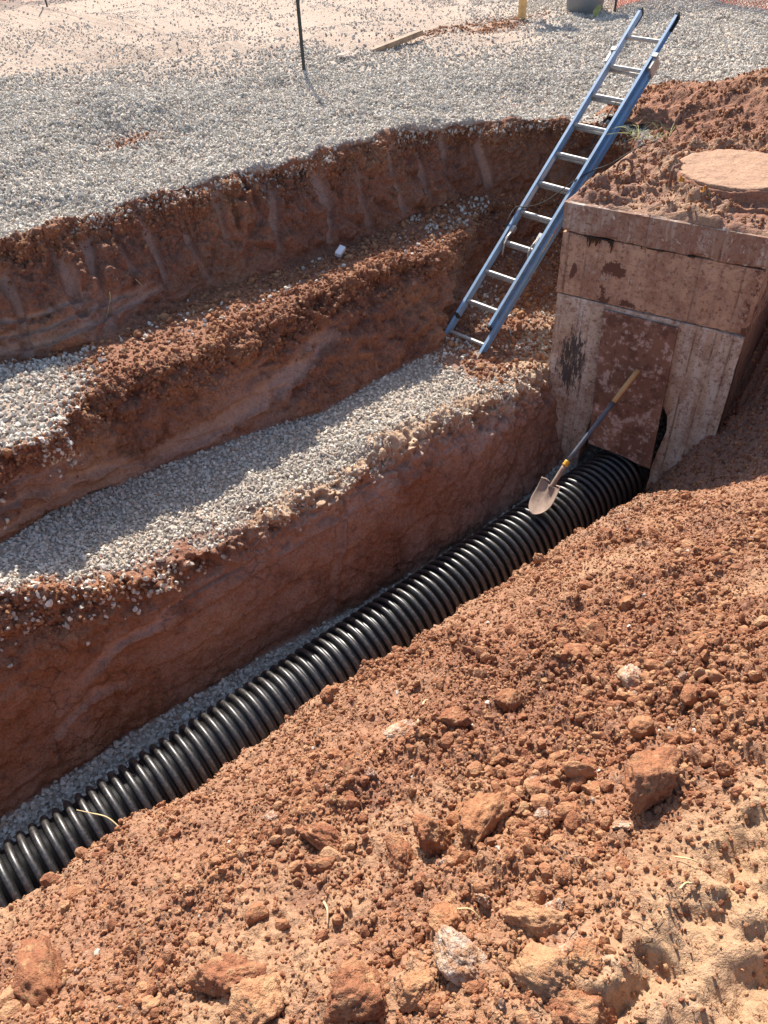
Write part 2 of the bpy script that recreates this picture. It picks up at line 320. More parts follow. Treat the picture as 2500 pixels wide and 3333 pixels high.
sm3, sc3 = scrape(t3, 0.25, 0.98, -0.9, 3.2, 0.55, 6, -0.05, 37); g3 = (cpar > 4) & (cpar < 6); sm3 *= g3; sc3 *= g3
swoosh = np.zeros_like(cpar)
for pts_, wid, lo_, hi_ in (([(0.9, .97), (1.3, .90), (2.0, .80), (2.5, .66), (3.0, .45), (3.3, .36)], .10, 2, 3), ([(-.6, .80), (0.2, .62), (0.7, .60), (1.2, .72), (1.5, .9)], .05, 2, 3), ([(-.6, .97), (0.2, .86), (0.8, .82), (1.1, .9)], .05, 2, 3), ([(0.2, .45), (0.6, .40), (1.0, .45)], .03, 2, 3), ([(0.5, .95), (1.2, .90), (1.8, .80), (2.3, .78)], .035, 0, 1), ([(0.5, .80), (1.2, .78), (1.8, .70), (2.2, .74)], .03, 0, 1), ([(0.6, .65), (1.2, .66), (1.7, .60)], .025, 0, 1), ([(0.3, .62), (0.6, .50), (0.95, .48)], .03, 4, 6), ([(0.0, .80), (0.35, .70), (0.6, .72)], .022, 4, 6), ([(0.9, .42), (1.25, .36), (1.6, .38)], .025, 4, 6), ([(2.0, .95), (2.15, .7), (2.3, .45), (2.4, .35)], .06, 4, 6)):
    q_ = np.array(pts_); tt = np.clip((cpar - lo_) / (hi_ - lo_), 0, 1); cen = np.interp(u_, q_[:, 0], q_[:, 1]); x = tt - cen - 0.02 * fine
    m = np.exp(-(x / wid) ** 4) * (cpar > lo_) * (cpar < hi_) * sstep(q_[0, 0] - .1, q_[0, 0] + .15, u_) * (1 - sstep(q_[-1, 0] - .2, q_[-1, 0] + .1, u_)) * sstep(-0.5, -0.1, mid + 0.3)
    swoosh = np.maximum(swoosh, m); dgro += -0.022 * m + 0.016 * np.exp(-((x - wid * 1.15) / (wid * .3)) ** 2) * (m.max() > 0) * (cpar > lo_) * (cpar < hi_) * sstep(q_[0, 0], q_[0, 0] + .2, u_) * (1 - sstep(q_[-1, 0] - .2, q_[-1, 0], u_))
patch = sstep(-0.15, 0.25, fbm(P, 2.4, 3, 41))
smear = np.clip(np.maximum(smear, swoosh) + 0.45 * patch * (sm1 + sm2) + 0.40 * patch * sm3, 0, 1)
dgro += 0.022 * sc1 * patch + 0.020 * sc2 * patch + 0.016 * sc3 * patch
rgh = (1 - 0.85 * smear) * (1 - 0.6 * wall3 * sstep(4.6, 5.2, cpar))
f1, f2, idl = worley(P + 0.02 * fine[..., None], 17.0, 3); lump = np.clip(f2 - f1, 0, 0.6) / 0.6
ridge = 1 - np.abs(fbm(P * np.array([1, 1, 0.7]), 7.0, 4, 15)) * 2.2
fB1, fB2, iB = worley(P + 0.06 * mid[..., None], 4.2, 27); block = np.clip(fB2 - fB1, 0, 0.35) / 0.35
disp = walls * rgh * (0.05 * (block - 0.5) * (0.5 + iB) + 0.03 * (iB - 0.5)) + walls * (0.060 * low + rgh * (0.052 * mid + 0.034 * fine + 0.022 * (lump - 0.4) + 0.020 * ridge)) + dgro * 1.3
disp += crumb * rgh * (0.045 * mid + 0.034 * fine + 0.028 * (lump - 0.4))
plz = np.exp(-((cpar - 3.95) / 0.45) ** 2) * sstep(1.3, 2.0, u_) * (1 - sstep(4.3, 4.6, u_)); disp += plz * (0.09 * fbm(P, 3.0, 2, 19) + 0.018 * lump)
disp += np.exp(-((cpar - 0.05) / 0.22) ** 2) * (cpar < 0.8) * (0.11 * fbm(P, 2.3, 2, 23) + 0.05 * fbm(P, 8, 2, 25))
disp += (bench1 + bench2) * (0.020 * low + 0.012 * mid + 0.006 * fine) + floor * 0.012 * mid
dist = np.hypot(P[..., 0], P[..., 1]); 
yard_h = 0.09 * fbm(P, 0.6, 3, 51) + 0.085 * fbm(P, 1.7, 4, 55) + 0.03 * mid + 0.008 * fine
yard_h += 0.20 * np.exp(-(((u_ - 3.2) / 0.9) ** 2 + ((v_ - 8.0) / 0.45) ** 2)) + 0.09 * np.exp(-(((u_ - 1.9) / 0.7) ** 2 + ((v_ - 7.4) / 0.35) ** 2)) + 0.07 * np.exp(-(((u_ - 5.8) / 1.6) ** 2 + ((v_ - 8.5) / 0.2) ** 2)) + 0.10 * np.exp(-(((u_ - 9.3) / 0.9) ** 2 + ((v_ - 8.85) / 0.3) ** 2))
rut = v_ - 0.12 * u_
for rv, rw, rd in ((10.2, .22, .06), (12.1, .25, .06), (14.8, .3, .05), (17.0, .3, .05)):
    yard_h -= rd * np.exp(-((rut - rv) / rw) ** 2) - 0.5 * rd * np.exp(-((rut - rv - 0.45) / (rw * .7)) ** 2)
disp += inyard * yard_h
Pd = P + Nn * disp[..., None]
# attributes
uC = u_ + 0.25 * fbm(P, 1.5, 2, 61)
gm_b2 = bench2 * (1 - sstep(3.7, 4.0, cpar + 0.25 * mid)) * (1 - 0.95 * sstep(3.95, 4.35, uC))
pl_b2 = sstep(1.6, 2.2, uC) * sstep(3.55, 3.85, cpar + 0.1 * mid) * (1 - sstep(4.05, 4.5, cpar + 0.4 * mid))
gm_b1 = bench1 * (1 - sstep(1.15, 1.5, uC + 0.3 * (cpar - 1))) * sstep(1.02, 1.1, cpar)
gm_b1b = 0.45 * bench1 * sstep(4.5, 4.8, uC) * (1 - sstep(5.5, 5.8, uC)) * sstep(-0.1, 0.3, fbm(P, 3, 2, 67))
gm_b1c = 0.10 * bench1 * sstep(0.05, 0.35, fbm(P, 2.5, 2, 71)) + 0.10 * np.exp(-((cpar - 1.55) / .15) ** 2) * sstep(1.8, 2.2, u_) * (1 - sstep(3.2, 3.8, u_))
gm_pit = 0.5 * bench2 * sstep(3.9, 4.3, uC) * sstep(-0.2, 0.25, fbm(P, 3, 2, 73)) * (1 - sstep(4.6, 5.2, uC))
gravel_y = inyard * (1 - 0.75 * sstep(0.05, 0.3, fbm(P, 0.45, 3, 77) - 0.2 + 0.25 * sstep(11, 16, v_))) * sstep(0.03, -0.05, cpar + 0.12 * mid)
redheap = np.exp(-(((u_ - 9.05) / 0.9) ** 2 + ((v_ - 8.85) / 0.32) ** 2) * 1.0) * sstep(-0.3, 0.1, mid)
redheap = np.clip(redheap * 1.6 + 0.9 * np.exp(-(((u_ - 3.05) / 0.22) ** 2 + ((v_ - 7.35) / 0.12) ** 2)), 0, 1)
tanf = inyard * sstep(9.6, 11.6, P[..., 1] + 1.3 * fbm(P, 0.5, 3, 83)) * (1 - sstep(1.2, 2.8, P[..., 0] + 0.8 * fbm(P, 0.6, 2, 85)))
dust = np.clip(inyard * sstep(0.02, -0.1, cpar + 0.1 * mid) * (1 - redheap) + gm_b2 * 0.9 + gm_b1 * 0.7 + floor + 0.3 * pl_b2 + 0.25 * gm_pit, 0, 1) * (1 - 0.35 * tanf)
pale = np.clip(pl_b2 * 0.85 + tanf * 0.5 + 0.5 * crumb * (cpar > 3.5) * sstep(1.2, 2.0, uC) + 0.25 * walls * sstep(0.1, 0.5, low), 0, 1)
pinkw = wall3 * sstep(1.0, 2.2, uC) * (1 - sstep(0.25, 0.6, t3 + 0.2 * mid)); smear = np.clip(smear + 0.75 * pinkw + 0.6 * wall3 * sstep(2.8, 3.6, uC), 0, 1)
red = np.clip(wall3 * (1 - sstep(1.1, 2.0, uC)) * 0.75 + 0.6 * crumb * (cpar < 3) * sstep(0, 0.4, mid) + redheap + 0.25 * bench1 * (1 - gm_b1), 0, 1) * (1 - dust)
attrs = dict(dust=dust, pale=pale, smear=smear, red=red)
ncol = G.shape[1]
def sub(name, r0, r1, label, cat):
    me = mesh_np(name, Pd[r0:r1 + 1], grid_quads(r1 - r0 + 1, ncol)[:, ::-1])
    for k, a in attrs.items(): set_attr(me, k, a[r0:r1 + 1])
    return tag(link(name, me, M['clay']), label, cat, kind='structure')
RI = np.cumsum([0] + NR)          # row of each contour: 7 = rim
sub('ground', 0, RI[7], 'pale gravel and dirt yard beyond the far edge of the trench', 'ground')
sub('trench_bank', RI[7], RI[13], 'stepped red clay bank cut in two benches on the far side of the trench', 'bank')
sub('trench_floor', RI[13], RI[15], 'gravel bedded floor of the trench beside the black pipe', 'trench floor')

# ------------------------------------------------------------------ terrain: near side (spoil bank under the camera)
lu = np.array([-6, -.36, -.16, .09, .34, .70, .945, 1.26, 1.73, 2.33, 2.72, 3.0, 3.3, 3.75, 4.3, 5.0, 6.2, 9])
lv = np.array([1.65, 1.65, 1.65, 1.65, 1.65, 1.65, 1.65, 1.65, 1.65, 1.65, 1.65, 1.58, 1.40, 1.25, 1.12, 1.1, 1.2, 1.3])
lz = -0.03 + np.array([-2.55, -2.55, -2.57, -2.50, -2.61, -2.65, -2.57, -2.66, -2.66, -2.75, -2.71, -2.66, -2.73, -2.80, -2.74, -2.55, -2.1, -2.0])
def near_ctrl(u):
    v3 = np.interp(u, lu, lv); z3 = np.interp(u, lu, lz); h = sstep(3.0, 4.3, u); r = sstep(4.9, 6.2, u)
    def I(*tab): t = np.array(tab, float); return np.interp(u, t[:, 0], t[:, 1])
    rows = [(np.full_like(u, 2.7) , I((-9, -4.47), (4.6, -4.47), (5.2, -4.3), (6.3, -2.4), (9, -2.2))),
            (I((-9, 2.16), (3.6, 2.16), (4.3, 2.36), (4.8, 2.60), (6.3, 2.6)), I((-9, -4.40), (4.2, -4.40), (4.8, -4.42), (5.5, -3.75), (6.3, -2.3), (9, -2.1))),
            (I((-9, 1.95), (3.0, 1.92), (3.8, 2.0), (4.5, 2.15), (4.97, 2.22), (6.3, 2.4)), I((-9, -3.5), (3.0, -3.5), (4.0, -3.80), (4.5, -3.88), (4.97, -3.62), (5.6, -3.12), (6.3, -2.2), (9, -2.05))),
            (I((-9, 1.74), (2.6, 1.74), (3.3, 1.60), (4.3, 1.62), (5, 1.7), (6.3, 2.0)), np.interp(u, lu, lz) - I((-9, .22), (2.6, .22), (3.3, .42), (4.3, .62), (5.0, .58), (5.6, .4), (6.3, .05), (9, .02))),
            (v3, z3),
            (np.full_like(u, 1.05), I((-9, -2.08), (0, -2.08), (1, -2.14), (2.2, -2.26), (3.2, -2.44), (4.2, -2.52), (5.2, -2.35), (6.3, -2.0), (9, -1.95))),
            (np.full_like(u, 0.62), I((-9, -1.86), (0, -1.86), (1, -1.90), (2.2, -2.0), (3.2, -2.15), (4.2, -2.22), (5.2, -2.1), (6.3, -1.95), (9, -1.9))),
            (np.full_like(u, 0.24), I((-9, -1.65), (1.2, -1.66), (2.2, -1.74), (3.2, -1.85), (4.2, -1.9), (6.3, -1.9), (9, -1.9))),
            (np.full_like(u, -0.5), I((-9, -1.58), (1.5, -1.58), (3, -1.7), (5, -1.8), (9, -1.9))),
            (np.full_like(u, -3.0), np.full_like(u, -1.7)), (np.full_like(u, -40.0), np.full_like(u, -1.9))]
    return rows
un = np.concatenate([-np.geomspace(40, 0.72, 26), np.arange(-0.70, 3.6, 0.0066), np.arange(3.6, 5.2, 0.011), np.geomspace(5.2, 40, 26)])
rc = near_ctrl(un); NRn = [6, 60, 40, 26, 86, 84, 76, 74, 20, 8]
g = []; cp = []
for k, n in enumerate(NRn):
    for j in range(n):
        t = j / n; g.append(np.stack([un, rc[k][0] * (1 - t) + rc[k + 1][0] * t, rc[k][1] * (1 - t) + rc[k + 1][1] * t], -1)); cp.append(k + t)
g.append(np.stack([un, rc[-1][0], rc[-1][1]], -1)); cp.append(len(NRn))
Gn = np.array(g); cpn = np.array(cp)[:, None] * np.ones(len(un))[None]
for _ in range(4):
    S = Gn.copy(); S[1:-1] = (Gn[:-2] + 2 * Gn[1:-1] + Gn[2:]) / 4; Gn = S
Pn = W(Gn[..., 0], Gn[..., 1], Gn[..., 2]); Nm = grid_normals(Pn)
if Nm[300, 300, 2] < 0: Nm = -Nm
un_, vn_ = Gn[..., 0], Gn[..., 1]
top = sstep(3.3, 4.2, cpn)
low = fbm(Pn, 2.2, 3, 101); mid = fbm(Pn, 9, 3, 105); fine = fbm(Pn, 34, 3, 109)
track = (1 - sstep(0.08, 0.28, vn_ + 0.06 * low + 0.05 * mid)) * sstep(0.25, 0.55, un_)
flat2 = sstep(0.15, 0.5, fbm(W(un_ * 0.45, vn_, vn_ * 0), 2.6, 2, 113)) * top * (1 - track)      # trampled lighter streaks
fa, fb, ia = worley(Pn + 0.02 * mid[..., None], 14, 121); la = np.sqrt(np.clip(1 - (fa / 0.75) ** 2, 0, 1)) * (ia > 0.45)
fa2, fb2, ib = worley(Pn + 0.01 * fine[..., None], 34, 131); lb = np.sqrt(np.clip(1 - (fa2 / 0.75) ** 2, 0, 1)) * (ib > 0.3)
zone = np.clip(1.1 * np.exp(-((un_ - 0.85) / 0.75) ** 2 - ((vn_ - 0.70) / 0.33) ** 2) + 0.8 * np.exp(-((un_ - 2.1) / 0.6) ** 2 - ((vn_ - 0.95) / 0.25) ** 2) + 0.75 * sstep(0.05, 0.45, fbm(Pn, 1.9, 3, 117)) + 0.12, 0.12, 1)
loose = top * (1 - 0.9 * track) * (1 - 0.75 * flat2) * zone
fa3, fb3, ic = worley(Pn + 0.006 * fine[..., None], 75, 141); lc = np.sqrt(np.clip(1 - (fa3 / 0.8) ** 2, 0, 1))
fa0, fb0, i0 = worley(Pn + 0.05 * mid[..., None], 6.5, 151); l0 = np.clip(fb0 - fa0, 0, .45) / .45 * (i0 > 0.55)
dn = 0.050 * low * (1 - 0.4 * track) + (0.026 * mid + 0.014 * fine) * (1 - 0.5 * track) + loose * (0.034 * l0 * sstep(0, .5, fb0 - fa0) + 0.024 * la * (0.4 + ia) + 0.012 * lb + 0.006 * lc + 0.010 * fine) + (1 - top) * 0.04 * fine + 0.006 * lc * top + top * (1 - zone) * 0.007 * lb
ridge_n = 0.5 - np.abs(fbm(W(un_ * 0.4, vn_, vn_ * 0), 7, 3, 161)) * 2; grv = vn_ - 0.02 * un_
dn += track * (0.016 * np.sin(grv * 42 + 1.5 * low) + 0.05 * np.clip(fb - fa, 0, .4) + 0.07 * l0 + 0.03 * ridge_n)
Pnd = Pn + Nm * dn[..., None]
pale_n = np.clip(0.32 * top * (1 - zone) + 0.80 * track + 0.5 * flat2 * sstep(-0.4, 0.3, mid) + 0.30 * np.exp(-((cpn - 3.9) / 0.25) ** 2) + 0.16 * top * (1 - sstep(1.0, 2.4, un_)) * sstep(1.2, 0.3, vn_), 0, 1)
dust_n = 0.45 * np.exp(-(((un_ - 0.62) / 0.12) ** 2 + ((vn_ - 0.13) / 0.10) ** 2)) * sstep(-.2, .3, mid) + 0.15 * np.exp(-((cpn - 4.0) / 0.25) ** 2) * sstep(2.2, 3, un_)
red_n = np.clip(0.45 * top * (1 - track) * sstep(-0.3, 0.4, low) + 0.2 * loose, 0, 1)
me = mesh_np('spoil_bank', Pnd, grid_quads(*Gn.shape[:2])[:, ::-1])
for k, a in dict(dust=dust_n, pale=pale_n, red=red_n, smear=0.35 * (1 - top)).items(): set_attr(me, k, a)
tag(link('spoil_bank', me, M['clay']), 'near bank of loose orange red spoil hiding the lower half of the pipe', 'spoil bank', kind='structure')

def on_near(x, y):
    """where the sight line of a photo point (in 1659 x 2212 units) meets the spoil bank: world point"""
    x, y = x * 1.507, y * 1.507
    d = (x - 1250) * CAM_R - (y - 1666.5) * CAM_U + F_PX * CAM_F; d /= np.linalg.norm(d)
    Q = Pnd - np.array([0, 0, CAM_Z]); w = Q @ d; m = np.linalg.norm(Q - w[..., None] * d, axis=-1) + (w < 0) * 9 + (cpn < 3.6) * 1.0
    i = np.unravel_index(np.argmin(m), m.shape); return Pnd[i], Nm[i]

# ------------------------------------------------------------------ terrain: soil heaped over the box and behind it
pp = np.concatenate([np.linspace(-2.6, -0.12, 60), np.arange(-0.10, 1.75, 0.012), np.geomspace(1.75, 14, 50)])
qq = np.concatenate([np.arange(0.012, 1.5, 0.012), np.arange(1.5, 4.5, 0.03), np.geomspace(4.5, 16, 30)])
PPm, QQm = np.meshgrid(pp, qq)
Pm0 = BA + PPm[..., None] * BE + QQm[..., None] * BN
low = fbm(Pm0, 1.1, 3, 201); mid = fbm(Pm0, 5, 3, 205); fine = fbm(Pm0, 20, 3, 209)
fa, fb, ia = worley(Pm0 + 0.02 * fine[..., None], 12, 211); lump = np.sqrt(np.clip(1 - (fa / 0.75) ** 2, 0, 1)) * (ia > 0.4)
onbox = (1 - sstep(1.30, 1.55, QQm))
edge = np.minimum(QQm, np.where(QQm < 1.5, PPm + 0.02, 9)); edge = np.minimum(edge, np.where(QQm < 1.3, BW - PPm, 9))
soil = (0.010 + 0.11 * sstep(0.03, 0.5, edge) * np.clip(0.45 + 0.9 * mid, 0.04, 1.2) + 0.05 * lump * sstep(0.02, 0.12, edge) * sstep(0.15, -0.1, PPm - 0.35 + 0.2 * mid) + 0.02 * fine)
corner = 0.075 * np.exp(-(((PPm - 0.18) / 0.16) ** 2 + ((QQm - 0.30) / 0.18) ** 2)) * (1 + 0.5 * mid + 0.25 * lump)
rman = np.hypot(PPm - 0.97, QQm - 0.79); soil = soil + (0.075 * np.exp(-((rman - 0.50) / 0.07) ** 2) + 0.05 * np.exp(-((rman - 0.70) / 0.08) ** 2)) * np.clip(0.6 + 0.9 * mid + 0.5 * lump, 0, 1.5)
hm_box = soil * sstep(0.0, 0.05, edge) + corner * sstep(0, 0.06, edge) - 0.02 * (1 - sstep(0, 0.02, edge))
mound = 0.42 * np.exp(-(((PPm - 1.6) / 1.9) ** 2 + ((QQm - 2.55) / 0.75) ** 2)) + 0.35 * np.exp(-(((PPm - 4) / 2.2) ** 2 + ((QQm - 2.4) / 1.0) ** 2)) + 0.05 * low + 0.05 * mid + 0.028 * lump + 0.025 * fine
fall = sstep(-1.0, -0.1, PPm + 0.2 * mid) * (1 - sstep(3.2, 4.3, QQm + 0.3 * mid))
mound = mound * fall - 0.09 * (1 - fall)
wq = sstep(1.25, 1.6, QQm); hm = hm_box * (1 - wq) + mound * wq
side = sstep(BW - 0.02, BW + 0.03, PPm) * (1 - sstep(1.2, 2.2, QQm)); hm = hm * (1 - side) - 2.6 * side
um_, vm_ = Pm0 @ EU, Pm0 @ EV
keep = ~((QQm < 1.56) & (PPm < -0.03)) & ~((um_ < 6.27) & (vm_ > 3.97)) & ~((um_ < 6.0) & (vm_ > 3.9))
Pm = Pm0.copy(); Pm[..., 2] = hm
q4 = grid_quads(*PPm.shape)[:, ::-1]; kf = keep.ravel()[q4].all(1)
me = mesh_np('dirt_mound', Pm, q4[kf][:, ::-1])
for k, a in dict(dust=0.12 * onbox, pale=np.clip(0.55 * onbox * sstep(-0.3, 0.3, mid) + 0.75 * wq * sstep(2.7, 3.3, QQm) + 0.3 * sstep(0.1, .5, low), 0, 1), red=0.25 * wq, smear=0 * low).items(): set_attr(me, k, a)
tag(link('dirt_mound', me, M['clay']), 'loose reddish dirt heaped over the concrete box and behind it', 'dirt mound', kind='structure')

# ------------------------------------------------------------------ loose stones and crumbs (uncountable: one object each)
def rock_mesh(name, seed, kind):
    rg = np.random.default_rng(seed)
    if kind == 'stone':                                       # angular crushed limestone
        bm = bmesh.new(); d = rg.normal(size=(15, 3)); d /= np.linalg.norm(d, axis=1, keepdims=True)
        for q in d * np.array([1.0, 0.78, 0.62]) * rg.uniform(0.8, 1.0, (15, 1)): bm.verts.new(tuple(q))
        r = bmesh.ops.convex_hull(bm, input=bm.verts[:]); bmesh.ops.delete(bm, geom=[v for v in bm.verts if not v.link_faces], context='VERTS')
        return bm_mesh(name, fix(bm))
    lv_ = {'crumb': 2, 'clod': 4, 'big': 5}[kind]
    bm = bmesh.new(); bmesh.ops.create_icosphere(bm, subdivisions=lv_, radius=1.0)
    V = np.array([v.co[:] for v in bm.verts]); off = rg.uniform(0, 50, 3)
    npl = 16 if kind == 'big' else 9
    planes = rg.normal(size=(npl, 3)); planes /= np.linalg.norm(planes, axis=1, keepdims=True); cut = rg.uniform(0.55, 0.92, npl)
    r = np.ones(len(V))
    for pl, c in zip(planes, cut):
        dd = V @ pl; r = np.where(dd > 1e-3, np.minimum(r, c / np.maximum(dd, 1e-3)), r)
    amp = {'crumb': 0.16, 'clod': 0.15, 'big': 0.12}[kind]
    r = r * (1 + amp * fbm(V + off, 1.7, 4 if kind != 'crumb' else 2, seed) + (0.17 * fbm(V + off, 5, 4, seed + 3) if kind != 'crumb' else 0))
    if kind == 'big':
        f1, f2, _ = worley(V + off, 5, seed); r = r * (1 + 0.16 * np.clip(f2 - f1, 0, .35) + 0.08 * fbm(V + off, 16, 4, seed + 9))
    V = V * r[:, None] * np.array([1.0, 0.85, 0.72])
    for v, c in zip(bm.verts, V): v.co = c
    return bm_mesh(name, bm, smooth=(kind != 'crumb'))
def kinds(prefix, kind, n, seed, mat):
    c = bpy.data.collections.new(prefix)
    for k in range(n):
        me = rock_mesh(prefix, seed + k, kind); me.materials.append(mat); c.objects.link(bpy.data.objects.new('%s_%02d' % (prefix, k), me))
    return c
K_STONE = kinds('stone_shape', 'stone', 10, 300, M['stone'])
K_CRUMB = kinds('crumb_shape', 'crumb', 8, 400, M['clod'])
def scatter(name, pts, rot, scl, coll, label, cat):
    n = len(pts); me = bpy.data.meshes.new(name); me.vertices.add(n); me.vertices.foreach_set('co', np.ascontiguousarray(pts, np.float32).ravel())
    a = me.attributes.new('rot', 'FLOAT_VECTOR', 'POINT'); a.data.foreach_set('vector', np.ascontiguousarray(rot, np.float32).ravel())
    a = me.attributes.new('scl', 'FLOAT_VECTOR', 'POINT'); a.data.foreach_set('vector', np.ascontiguousarray(scl, np.float32).ravel())
    a = me.attributes.new('pick', 'INT', 'POINT'); a.data.foreach_set('value', RNG.integers(0, len(coll.objects), n).astype(np.int32))
    o = link(name, me)
    ng = bpy.data.node_groups.new(name + '_scatter', 'GeometryNodeTree'); ng.is_modifier = True
    ng.interface.new_socket('Geometry', in_out='INPUT', socket_type='NodeSocketGeometry'); ng.interface.new_socket('Geometry', in_out='OUTPUT', socket_type='NodeSocketGeometry')
    gi, go = ng.nodes.new('NodeGroupInput'), ng.nodes.new('NodeGroupOutput')
    iop = ng.nodes.new('GeometryNodeInstanceOnPoints'); ci = ng.nodes.new('GeometryNodeCollectionInfo')
    ci.inputs['Collection'].default_value = coll; ci.inputs['Separate Children'].default_value = True; ci.inputs['Reset Children'].default_value = True
    def na(nm, t):
        x = ng.nodes.new('GeometryNodeInputNamedAttribute'); x.data_type = t; x.inputs['Name'].default_value = nm; return x.outputs['Attribute']
    e2r = ng.nodes.new('FunctionNodeEulerToRotation'); ng.links.new(na('rot', 'FLOAT_VECTOR'), e2r.inputs[0])
    ng.links.new(gi.outputs[0], iop.inputs['Points']); ng.links.new(ci.outputs[0], iop.inputs['Instance']); iop.inputs['Pick Instance'].default_value = True
    ng.links.new(na('pick', 'INT'), iop.inputs['Instance Index']); ng.links.new(e2r.outputs[0], iop.inputs['Rotation']); ng.links.new(na('scl', 'FLOAT_VECTOR'), iop.inputs['Scale'])
    ng.links.new(iop.outputs[0], go.inputs[0])
    o.modifiers.new('scatter', 'NODES').node_group = ng
    return tag(o, label, cat, kind='stuff')
def sample(Pg, Ng, weight, density, jitter=0.0):
    """random points on a grid surface; weight per vertex, density per m2"""
    a = np.linalg.norm(np.cross(Pg[1:, :-1] - Pg[:-1, :-1], Pg[:-1, 1:] - Pg[:-1, :-1]), axis=-1); w = a * np.clip(weight[:-1, :-1], 0, 1)
    n = int(w.sum() * density); idx = RNG.choice(w.size, n, p=(w / w.sum()).ravel()); i, j = np.unravel_index(idx, w.shape); s, t = RNG.random(n)[:, None], RNG.random(n)[:, None]
    p = Pg[i, j] * (1 - s) * (1 - t) + Pg[i + 1, j] * s * (1 - t) + Pg[i, j + 1] * (1 - s) * t + Pg[i + 1, j + 1] * s * t
    return p, Ng[i, j]
def sizes(n, mean, spread): return mean * np.exp(np.clip(RNG.normal(0, spread, n), -1.6 * spread, 1.6 * spread))
def scat(name, parts, coll, label, cat):
    P_, R_, S_ = [], [], []
    for (p, nrm, size, sink) in parts:
        n = len(p); s = sizes(n, *size); P_.append(p + nrm * (s * sink)[:, None]); R_.append(RNG.uniform(0, 2 * math.pi, (n, 3))); S_.append(s[:, None] * RNG.uniform(0.8, 1.2, (n, 3)))
    return scatter(name, np.vstack(P_), np.vstack(R_), np.vstack(S_), coll, label, cat)
def in_view(p, margin=0.06):
    q = p - np.array([0, 0, CAM_Z]); z = q @ CAM_F; x = (q @ CAM_R) / z * F_PX / IMG_W; y = (q @ CAM_U) / z * F_PX / IMG_H
    return (z > 0) & (np.abs(x) < 0.5 + margin) & (np.abs(y) < 0.5 + margin)
Nd = grid_normals(Pd)
if Nd[20, 300, 2] < 0: Nd = -Nd
Nnd = grid_normals(Pnd)
if Nnd[300, 300, 2] < 0: Nnd = -Nnd
near_w = inyard * (cpar > -6) * gravel_y * (1 - redheap) * (1 - 0.93 * tanf)
vis = in_view(Pd, 0.10)
dd = np.hypot(Pd[..., 0], Pd[..., 1])
y1 = sample(Pd, Nd, near_w * vis * (dd < 10), 3000); y2 = sample(Pd, Nd, near_w * vis * (dd >= 10) * (dd < 19), 1500)
y4 = sample(Pd, Nd, np.exp(-((cpar - 0.06) / .06) ** 2) * (cpar > 0) * vis * sstep(-.1, .3, fbm(P, 2, 2, 305)), 1100)
y3 = sample(Pd, Nd, inyard * vis * (dd < 17) * tanf * sstep(0.0, .3, fbm(P, 1.2, 2, 303)), 500)
scat('gravel', [(*y1, (0.0130, 0.42), 0.25), (*y2, (0.0155, 0.38), 0.25), (*y3, (0.009, 0.45), 0.2), (*y4, (0.014, 0.35), 0.2)], K_STONE, 'crushed pale limestone gravel spread over the yard beyond the trench', 'gravel')
b2 = sample(Pd, Nd, np.clip(gm_b2 * (1 - 0.35 * sstep(2.3, 3.2, uC)), 0, 1) * vis, 4000); b2b = sample(Pd, Nd, np.clip(pl_b2, 0, 1) * vis * sstep(-0.15, 0.3, fbm(P, 5, 2, 307)), 2400)
b2l = sample(Pd, Nd, np.exp(-((cpar - 4.1) / .35) ** 2) * (1 - sstep(0.9, 1.6, uC)) * vis, 420)
scat('gravel', [(*b2, (0.0130, 0.38), 0.35), (*b2b, (0.0105, 0.42), 0.25), (*b2l, (0.018, 0.3), 0.4)], K_STONE, 'grey crushed stone covering the long lower bench of the far bank', 'gravel')
b1 = sample(Pd, Nd, np.clip(gm_b1, 0, 1) * vis, 1800); b1b = sample(Pd, Nd, np.clip(gm_b1b + gm_b1c, 0, 1) * vis, 1300)
b1s = sample(Pd, Nd, np.exp(-((cpar - 2.2) / .3) ** 2) * (1 - sstep(0.8, 1.2, uC)) * vis * sstep(-.1, .3, fbm(P, 5, 2, 311)), 1200)
scat('gravel', [(*b1, (0.0175, 0.30), 0.3), (*b1b, (0.0180, 0.35), 0.4), (*b1s, (0.016, .3), .2)], K_STONE, 'white stones strewn along the narrow upper bench of the far bank', 'gravel')
pt = sample(Pd, Nd, np.clip(gm_pit, 0, 1) * vis, 1500)
scat('gravel', [(*pt, (0.017, 0.35), 0.3)], K_STONE, 'scattered stones on the pit floor around the foot of the ladder', 'gravel')
fl = sample(Pd, Nd, floor * (v_ > 2.85) * vis, 2700)
scat('gravel', [(*fl, (0.0195, 0.27), 0.3)], K_STONE, 'blue grey bedding gravel in a strip between far wall and pipe', 'gravel')
# crumbs of clay
visn = in_view(Pnd, 0.05); hole = sstep(-0.25, 0.35, fbm(Pnd, 3.0, 2, 315))
c1 = sample(Pnd, Nnd, np.clip(loose + 0.35 * top * (1 - track), 0, 1) * visn * (0.4 + 0.6 * hole), 14000); c2 = sample(Pnd, Nnd, loose * visn * (0.18 + 0.82 * hole), 4200); c3 = sample(Pnd, Nnd, top * visn * (0.5 + 0.2 * track), 2500); c5 = sample(Pnd, Nnd, loose * visn * (0.08 + 0.92 * hole), 260)
c4 = sample(Pnd, Nnd, (1 - top) * visn * (un_ > 3.2), 900)
scat('soil_crumbs', [(*c1, (0.0042, 0.45), 0.3), (*c2, (0.0088, 0.45), 0.3), (*c3, (0.0032, 0.5), 0.3), (*c5, (0.020, 0.35), 0.25), (*c4, (0.008, .5), .3)], K_CRUMB, 'loose crumbs of dry orange red clay over the near spoil bank', 'soil crumbs')
